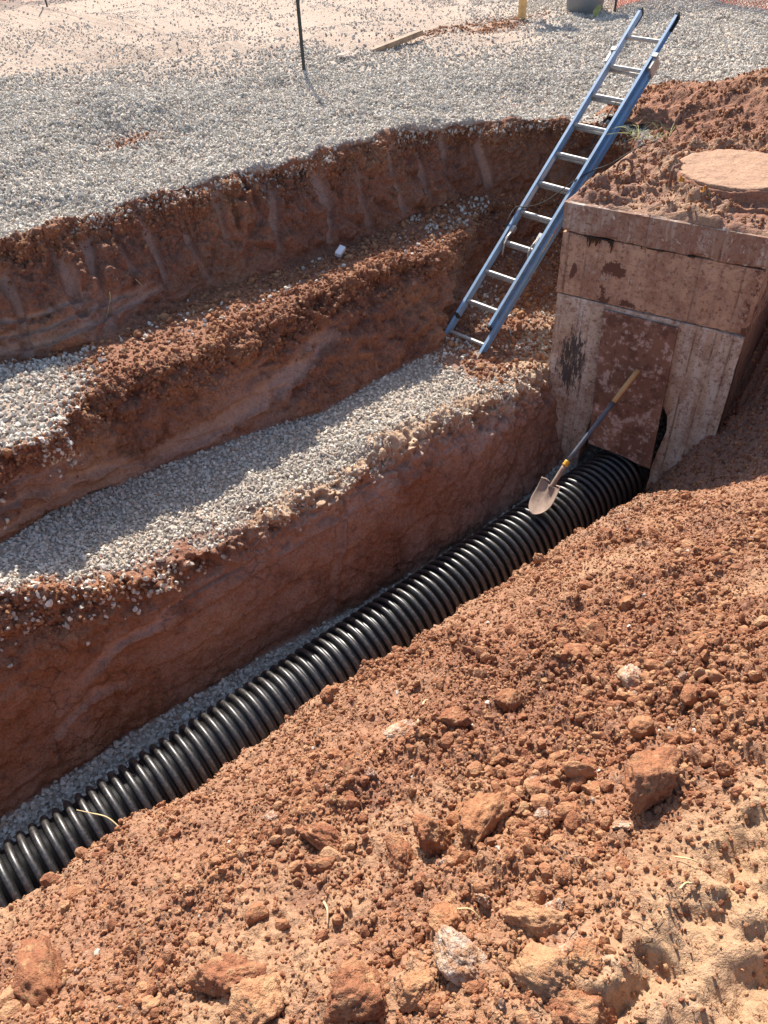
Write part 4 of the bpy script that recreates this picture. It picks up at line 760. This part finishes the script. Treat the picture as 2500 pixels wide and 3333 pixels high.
for y0, y1 in ((Y0 + 4.08 * SP, Y0 + 4.85 * SP), (Y0 + 3.12 * SP, Y0 + 3.9 * SP)):
    bm = bmesh.new(); add_box(bm, (0.0012, (y0 + y1) / 2, FZ - 0.004), (0.0008, (y1 - y0) / 2, 0.023)); link('label_sticker', bm_mesh('label_sticker', fix(bm)), M['stick'], lad)
M['ystick'] = plain('warning_sticker', (0.62, 0.50, 0.30), 0.6, scale=60, var=0.5); M['rstick'] = plain('red_sticker', (0.50, 0.10, 0.04), 0.6)
for y0, y1, m_ in ((Y0 + 2.15 * SP, Y0 + 2.75 * SP, 'ystick'), (Y0 + 2.76 * SP, Y0 + 2.95 * SP, 'rstick'), (Y0 + 4.1 * SP, Y0 + 4.42 * SP, 'ystick'), (Y0 + 4.43 * SP, Y0 + 4.5 * SP, 'rstick')):
    bm = bmesh.new(); add_box(bm, (WF + .030 + .0048, (y0 + y1) / 2, BZ + .004), (0.0008, (y1 - y0) / 2, 0.022)); link('label_sticker', bm_mesh('label_sticker', fix(bm)), M[m_], lad)
bm = bmesh.new(); add_tube(bm, catmull([(WF * .72, Y0 + 7 * SP, -.03), (WF * .60, Y0 + 6.3 * SP, -.10), (WF * .62, Y0 + 5 * SP, -.12), (WF * .60, Y0 + 4 * SP, -.12), (WF * .72, Y0 + 3 * SP, -.12), (WF * .62, Y0 + 2 * SP, -.11), (WF * .75, Y0 + 1.2 * SP, -.13)], 50), 0.0045, 6)
M['cord'] = plain('dark_cord', (0.035, 0.033, 0.03), 0.8); link('rope', bm_mesh('rope', fix(bm), True), M['cord'], lad)
def lw(x, y, z): return LP - LD * Y0 + LE * x + LD * y + LN * z
bm = bmesh.new(); pts = catmull([lw(-.055, Y0 + 2.35 * SP, -.02), lw(-.045, Y0 + 2.6 * SP, .05), lw(-0.045, Y0 + 3.0 * SP, .045), lw(.05, Y0 + 3.12 * SP, .04), lw(.18, Y0 + 3.45 * SP, .035), lw(.31, Y0 + 4.15 * SP, .045), lw(.40, Y0 + 4.75 * SP, .0), BOX(-0.06, 1.0, -2.02), BOX(0.1, 1.4, -1.94), BOX(0.3, 1.5, -1.98)], 70); o0 = pts[0].copy(); add_tube(bm, [q - o0 for q in pts], 0.0052, 6)
o = tag(link('power_cord', bm_mesh('power_cord', fix(bm), True), M['cord']), 'thin dark cord slung across the ladder and over the edge of the pit', 'cord'); o.location = o0

# ------------------------------------------------------------------ things standing in the yard
bm = bmesh.new(); pb = W(5.695, 8.295, -2.0); lean = np.array([-0.004, 0.0, 0])
add_tube(bm, [(0, 0, -.15), (0, 0, 0.8), (-.004, 0, 1.75)], 0.020, 8); add_box(bm, (0, 0.016, 0.8), (.004, .012, .9)); 
o = tag(link('steel_post', bm_mesh('steel_post', fix(bm)), plain('black_painted_steel', (0.018, 0.022, 0.022), 0.55)), 'thin black steel post driven into the gravel yard', 'post'); o.location = pb
M['lumber'] = plain('pine_lumber', (0.62, 0.40, 0.16), 0.75, scale=9, var=0.3)
st = empty('wooden_stake', tuple(W(10.0, 8.85, -2.02))); st.rotation_euler = (0, 0, math.radians(10)); tag(st, 'pale wooden stake standing in the yard near the grey bin', 'stake')
bm = bmesh.new(); add_box(bm, (0, 0, .62), (.055, .025, .72)); bmesh.ops.bevel(bm, geom=bm.edges[:], offset=0.004, segments=1, affect='EDGES'); link('stake_board', bm_mesh('stake_board', fix(bm)), M['lumber'], st)
bm = bmesh.new(); add_box(bm, (0.02, -0.034, 1.22), (.26, .008, .17)); bmesh.ops.bevel(bm, geom=bm.edges[:], offset=0.003, segments=1, affect='EDGES'); link('sign_panel', bm_mesh('sign_panel', fix(bm)), M['lumber'], st)
bn = empty('rubbish_bin', tuple(W(10.88, 8.42, -2.0))); tag(bn, 'grey round plastic rubbish bin at the far side of the yard', 'bin')
M['grey'] = plain('grey_plastic', (0.16, 0.17, 0.18), 0.5, var=0.1, dirt=(0.3, 0.25, 0.2), dirt_amt=0.3, scale=5)
def lathe_z(nm, prof, seg, mat, parent):
    prof = np.array(prof); th = np.linspace(0, 2 * math.pi, seg, endpoint=False); V = np.stack([prof[:, 0][:, None] * np.cos(th), prof[:, 0][:, None] * np.sin(th), prof[:, 1][:, None] * np.ones(seg)], -1); r = len(prof); i = np.arange(r * seg).reshape(r, seg); j = np.roll(i, -1, 1)
    return link(nm, mesh_np(nm, V, np.stack([i[:-1], j[:-1], j[1:], i[1:]], -1).reshape(-1, 4)), mat, parent)
lathe_z('barrel', [(0.0, 0.01), (0.25, 0.0), (0.262, 0.015), (0.30, 0.72), (0.285, 0.72), (0.25, 0.03), (0, 0.03)], 40, M['grey'], bn); lathe_z('rim', [(0.300, 0.70), (0.322, 0.70), (0.325, 0.73), (0.31, 0.745), (0.298, 0.74)], 40, M['grey'], bn)
# plastic barrier netting
M['orange'] = plain('orange_netting', (0.72, 0.13, 0.06), 0.5, var=0.1); M['redn'] = plain('red_netting', (0.70, 0.03, 0.05), 0.5, var=0.1)
def netting(name, pts, h, cell, mat, label, posts=()):
    pts = [np.array(p, float) for p in pts]; org = pts[0].copy(); e_ = empty(name, tuple(org)); tag(e_, label, 'barrier fence')
    bm = bmesh.new(); seg_ = []; L = 0
    for a, b in zip(pts, pts[1:]):
        d = np.linalg.norm(b - a); n = int(d / cell)
        for k in range(n): seg_.append(a + (b - a) * k / n)
    seg_.append(pts[-1]); H = int(h / cell); w = cell * .07
    for i in range(len(seg_) - 1):
        a, b = seg_[i] - org, seg_[i + 1] - org; sag = 0.02 * math.sin(i * .37)
        for k in range(H):
            z0, z1 = k * cell + .02 + sag, (k + 1) * cell + .02 + sag
            for (p0, p1) in (((*a[:2], z0), (*((a + b) / 2)[:2], (z0 + z1) / 2)), ((*((a + b) / 2)[:2], (z0 + z1) / 2), (*b[:2], z0)), ((*a[:2], z1), (*((a + b) / 2)[:2], (z0 + z1) / 2)), ((*((a + b) / 2)[:2], (z0 + z1) / 2), (*b[:2], z1))):
                q0, q1 = np.array(p0), np.array(p1); add_tube(bm, [q0, q1], w, 3, cap=False)
    for k in (0, H):
        add_tube(bm, [(*(s - org)[:2], k * cell + .02 + 0.02 * math.sin(i * .37)) for i, s in enumerate(seg_)], w * 1.6, 4)
    link('netting', bm_mesh('netting', bm), mat, e_)
    for p_ in posts:
        q = np.array(p_) - org; bm = bmesh.new(); add_tube(bm, [(q[0], q[1], -.1), (q[0] + .01, q[1], h + .1)], .017, 7); link('fence_post', bm_mesh('fence_post', fix(bm)), plain('fence_steel', (0.06, 0.05, 0.045), 0.6), e_)
    return e_
netting('orange_barrier_fence', [W(11.08, 8.02, -2), W(11.9, 8.15, -2), W(12.52, 7.75, -2), W(12.45, 7.1, -2), W(12.45, 6.3, -2), W(12.6, 4.5, -2)], 1.0, 0.055, M['orange'], 'orange plastic mesh barrier fence running behind the bin towards the mound', [W(11.05, 8.0, -2), W(12.45, 6.0, -2)])
netting('red_barrier_fence', [W(2.5, 19.0, -2), W(5.45, 17.85, -2), W(6.3, 17.75, -2), W(9.0, 18.6, -2)], 1.0, 0.06, M['redn'], 'bright red plastic barrier fence at the far corner of the yard', [W(5.9, 16.55, -2)])
# squared timber and rock on the gravel
M['oldwood'] = plain('weathered_timber', (0.30, 0.20, 0.13), 0.85, scale=12, var=0.35)
a, b = W(6.6, 8.45, -1.96), W(7.75, 8.56, -1.86); d = b - a; L = np.linalg.norm(d); d /= L; bm = bmesh.new(); add_box(bm, (0, 0, 0), (L / 2, 0.045, 0.03)); bmesh.ops.bevel(bm, geom=bm.edges[:], offset=0.006, segments=2, affect='EDGES')
o = tag(link('timber', bm_mesh('timber', fix(bm)), M['oldwood']), 'weathered squared timber lying half buried in the yard gravel', 'timber'); o.location = (a + b) / 2; o.rotation_euler = Vector(d).to_track_quat('X', 'Z').to_euler()
t = NT('pinkish_rock'); p = t.objc(); n = t.noise(p, 2, 5, .6); M['prock'] = t.done(t.ramp(n, [(0.3, (0.42, 0.30, 0.22)), (0.7, (0.60, 0.50, 0.42))]), 0.9, t.bump(t.noise(p, 8, 5, .6), .5, .01))
o = tag(link('rock', rock_mesh('rock', 801, 'big'), M['prock']), 'pinkish rock lying at the end of the timber in the yard', 'rock'); o.location = W(6.45, 8.42, -1.95); o.scale = (0.17, 0.11, 0.10); o.rotation_euler = (.1, .2, .5)
bm = bmesh.new(); add_box(bm, (0, 0, 0), (.05, .028, .022)); bmesh.ops.bevel(bm, geom=bm.edges[:], offset=0.004, segments=1, affect='EDGES')
o = tag(link('white_block', bm_mesh('white_block', fix(bm)), plain('white_plastic', (0.72, 0.72, 0.74), 0.5, var=.08)), 'small white block lying at the foot of the upper bank', 'block'); o.location = W(3.84, 5.30, -2.66); o.rotation_euler = (.3, -.4, 1.0)
# leaf by the bin
bm = bmesh.new(); vs = [bm.verts.new(v) for v in ((-.09, 0, .0), (-.02, .05, .03), (.08, .03, .06), (.12, 0, .05), (.06, -.04, .04), (-.03, -.04, .02))]; bm.faces.new(vs); bmesh.ops.solidify(bm, geom=bm.faces[:], thickness=.003)
o = tag(link('leaf', bm_mesh('leaf', bm), plain('dry_leaf', (0.50, 0.50, 0.20), .7)), 'pale green leaf on the gravel at the foot of the bin', 'leaf'); o.location = W(10.55, 7.95, -1.94); o.rotation_euler = (.4, -.5, .9)

# ------------------------------------------------------------------ clods one can pick out on the near bank
BIG = [rock_mesh('clod', 500 + k, 'big') for k in range(5)]; MIDC = [rock_mesh('clod', 520 + k, 'clod') for k in range(8)]
for m_ in BIG + MIDC: m_.materials.append(M['clod'])
BIGP = []
for k in range(4): m_ = rock_mesh('clod', 560 + k, 'big'); m_.materials.append(M['pale_clod']); BIGP.append(m_)
def clod(name, x, y, wpx, asp, me_, label, group=None, sink=0.35, rot=None, cat='clod'):
    Pt, Nv_ = on_near(x, y); dist_ = np.linalg.norm(Pt - np.array([0, 0, CAM_Z])); r = wpx * 1.507 * dist_ / F_PX / 1.42
    o = bpy.data.objects.new(name, me_); COL.objects.link(o); o.scale = (r, r * asp, r * min(1, asp * 1.15)); o.rotation_euler = rot or (random.uniform(-.5, .5), random.uniform(-.5, .5), random.uniform(0, 6.28))
    o.location = Pt + Nv_ * (r * 0.72 * asp * (1 - 2 * sink) * .8); return tag(o, label, cat, group)
clod('boulder', 1420, 1708, 112, 0.95, BIG[0], 'largest brown clay boulder, casting a dark shadow on the trampled track', sink=0.12, cat='boulder', rot=(0.2, 0.1, 0.6))
clod('clod', 937, 1815, 100, 0.75, BIG[1], 'tall orange red clay slab standing in the loose spoil below the pipe', rot=(0.2, 1.2, 0.4))
clod('clod', 1055, 1775, 130, 0.6, BIG[2], 'broad low orange red hump of clay beside the standing slab')
clod('rock', 994, 2072, 100, 0.65, BIGP[0], 'white crusted rock near the bottom edge, widest of the pale ones', cat='rock')
clod('rock', 1222, 2065, 48, 0.9, BIGP[1], 'white and brown crusted rock beside a brown clod near the bottom edge', cat='rock')
clod('rock', 1197, 1975, 40, 0.9, BIGP[2], 'small pale rock with a white chip above the bottom cluster', cat='rock')
clod('clod', 1264, 2072, 56, 1.0, BIG[3], 'rounded brown clod touching the white and brown crusted rock')
clod('clod', 1175, 2112, 120, 0.62, BIG[4], 'long brown tilted clay wedge at the bottom edge', rot=(0.5, 0.3, 2.5))
clod('clod', 1245, 2180, 95, 0.85, BIG[1], 'tan clay block cut by the bottom edge beside the track')
clod('clod', 1160, 1998, 90, 0.7, BIG[2], 'flat topped brown clod above the long tilted wedge')
clod('clod', 967, 2000, 66, 0.8, BIG[3], 'rounded brown clod just above the widest white rock')
clod('clod', 705, 1815, 98, 0.42, BIG[4], 'flat reddish slab with a pale corner midway down the near bank', rot=(0.1, 0.1, -.5))
clod('clod', 867, 1862, 66, 0.8, BIG[0], 'round brown clod left of the standing slab')
clod('clod', 868, 1592, 64, 0.75, BIGP[3], 'pale tan clod high on the near bank below the pipe')
clod('clod', 985, 1562, 58, 0.85, BIG[3], 'brown clod beside a dry root high on the near bank')
clod('clod', 1103, 1515, 52, 0.85, BIG[4], 'tan angular clod upslope of the big boulder')
clod('clod', 1290, 1382, 76, 0.65, BIG[1], 'reddish brown slab half sunk near the top of the spoil')
clod('rock', 1368, 1470, 52, 0.8, BIGP[0], 'pale cracked rock in a dark gap near the top of the spoil', cat='rock')
clod('rock', 1450, 1637, 36, 0.7, BIGP[1], 'small flat tan stone behind the big boulder', cat='rock')
clod('clod', 95, 2135, 120, 0.75, BIG[2], 'wide tan hump at the bottom left corner')
clod('clod', 500, 2122, 98, 0.9, BIG[0], 'large brown clod near the middle of the bottom edge')
clod('clod', 560, 2180, 92, 0.9, BIG[3], 'tan clod cut by the bottom edge below the large brown one')
clod('clod', 778, 2158, 112, 0.8, BIG[4], 'broad reddish clod at the bottom edge, between two groups')
clod('clod', 905, 2140, 60, 1.0, BIG[1], 'reddish clod left of the widest white rock')
clod('clod', 715, 1504, 34, 0.9, BIG[2], 'single reddish lump perched on the lip above the pipe')
clod('clod', 1293, 1712, 55, 0.65, BIG[3], 'low brown clod left of the big boulder')
clod('clod', 1490, 1722, 46, 0.55, BIG[0], 'flat brown chip right of the big boulder')
LOOSE_LABEL, LOOSE_GROUP = 'fist sized or smaller reddish clay clod lying loose on the near spoil bank', 'loose clods on the near spoil bank'
cw = sample(Pnd, Nnd, loose * in_view(Pnd, -0.005) * (0.15 + 0.85 * hole) * (cpn > 4.1) * np.clip(1.4 - 0.55 * vn_, 0.3, 1), 400)
sel = RNG.permutation(len(cw[0]))[:272]
for k, (q, nv) in enumerate(zip(cw[0][sel], cw[1][sel])):
    o = bpy.data.objects.new('clod', (MIDC if k % 9 else BIGP)[k % (8 if k % 9 else 4)]); COL.objects.link(o); r = 0.012 * math.exp(abs(random.gauss(0, .55)))
    o.scale = (r, r * random.uniform(.7, 1), r * random.uniform(.6, .95)); o.rotation_euler = [random.uniform(0, 6.28) for _ in range(3)]; o.location = q + nv * r * 0.3; tag(o, LOOSE_LABEL, 'clod', LOOSE_GROUP)

# ------------------------------------------------------------------ roots and straw
M['straw'] = plain('dry_straw', (0.62, 0.48, 0.24), .8); M['root'] = plain('pale_root', (0.50, 0.34, 0.20), .8)
def strand(name, pts, r, mat, label, cat):
    pts = catmull(pts, 18); o0 = pts[0].copy(); bm = bmesh.new(); add_tube(bm, [q - o0 for q in pts], list(np.linspace(r, r * .5, 18)), 5); o = tag(link(name, bm_mesh(name, fix(bm), True), mat), label, cat); o.location = o0
def strand_near(name, scr, r, mat, label, cat='root', lift=0.012):
    strand(name, [on_near(x, y)[0] + np.array([0, 0, lift * (1 + .6 * math.sin(i * 2.1))]) for i, (x, y) in enumerate(scr)], r, mat, label, cat)
e0, _ = on_near(262, 1790); strand('dry_root', [e0, e0 + EV * .06 - EU * .02 + [0, 0, .02], e0 + EV * .12 - EU * .06 + [0, 0, .015], e0 + EV * .15 - EU * .09 + [0, 0, .03]], .0028, M['straw'], 'thin dry root sticking out of the lip over the pipe ribs', 'root')
strand_near('dry_root', [(903, 1570), (915, 1530), (925, 1515)], .006, M['root'], 'short upright brown root among the clods high on the near bank', lift=.02)
strand_near('straw', [(985, 1970), (1015, 1975), (1038, 1987)], .0022, M['straw'], 'bent straw above the widest white rock', 'straw')
strand_near('straw', [(1455, 1855), (1490, 1865), (1525, 1875)], .0020, M['straw'], 'straight straw lying across the track', 'straw')
strand_near('straw', [(1470, 1932), (1480, 1920), (1493, 1908)], .0026, M['straw'], 'short curled straw beside the track groove', 'straw')
strand_near('dry_root', [(702, 1950), (708, 1970), (710, 1998)], .004, M['root'], 'brown twig pointing down the slope in mid bank', 'twig')
def at_z(x, y, z):
    d = (x * 1.507 - 1250) * CAM_R - (y * 1.507 - 1666.5) * CAM_U + F_PX * CAM_F; return d * (z / d[2]) + np.array([0, 0, CAM_Z])
def wallpt(x, y):
    d = (x * 1.507 - 1250) * CAM_R - (y * 1.507 - 1666.5) * CAM_U + F_PX * CAM_F; d /= np.linalg.norm(d); Q = Pd - np.array([0, 0, CAM_Z]); w = Q @ d; m = np.linalg.norm(Q - w[..., None] * d, axis=-1) + (w < 0) * 9; i = np.unravel_index(np.argmin(m), m.shape); return Pd[i] + Nd[i] * .012
strand('hanging_root', [wallpt(236, 628), wallpt(238, 645), wallpt(232, 668), wallpt(226, 686)], .005, M['straw'], 'pale root hanging from the upper bank wall', 'root')
strand('hanging_root', [wallpt(296, 602), wallpt(303, 612), wallpt(310, 617)], .004, M['straw'], 'short pale rootlet in the upper bank beside a tooth groove', 'root')
# dry grass tuft on the mound edge
gt = empty('grass_tuft', tuple(BOX(0.02, 1.62, -1.98))); tag(gt, 'tuft of dry yellow grass on the mound edge beside the ladder', 'grass tuft')
bm = bmesh.new()
for k in range(46):
    a_ = random.uniform(0, 6.28); L = random.uniform(.12, .32); b_ = np.array([random.uniform(-.16, .18), random.uniform(-.12, .12), random.uniform(.0, .04)]); d_ = np.array([math.cos(a_), math.sin(a_), random.uniform(.1, .7)])
    add_tube(bm, catmull([b_, b_ + d_ * L * .5, b_ + d_ * L * np.array([1, 1, .35])], 5), [.0022, .002, .0018, .0014, .0008], 3, cap=False)
link('blades', bm_mesh('blades', bm), plain('dry_grass', (0.42, 0.40, 0.15), .8), gt)['kind'] = 'stuff'
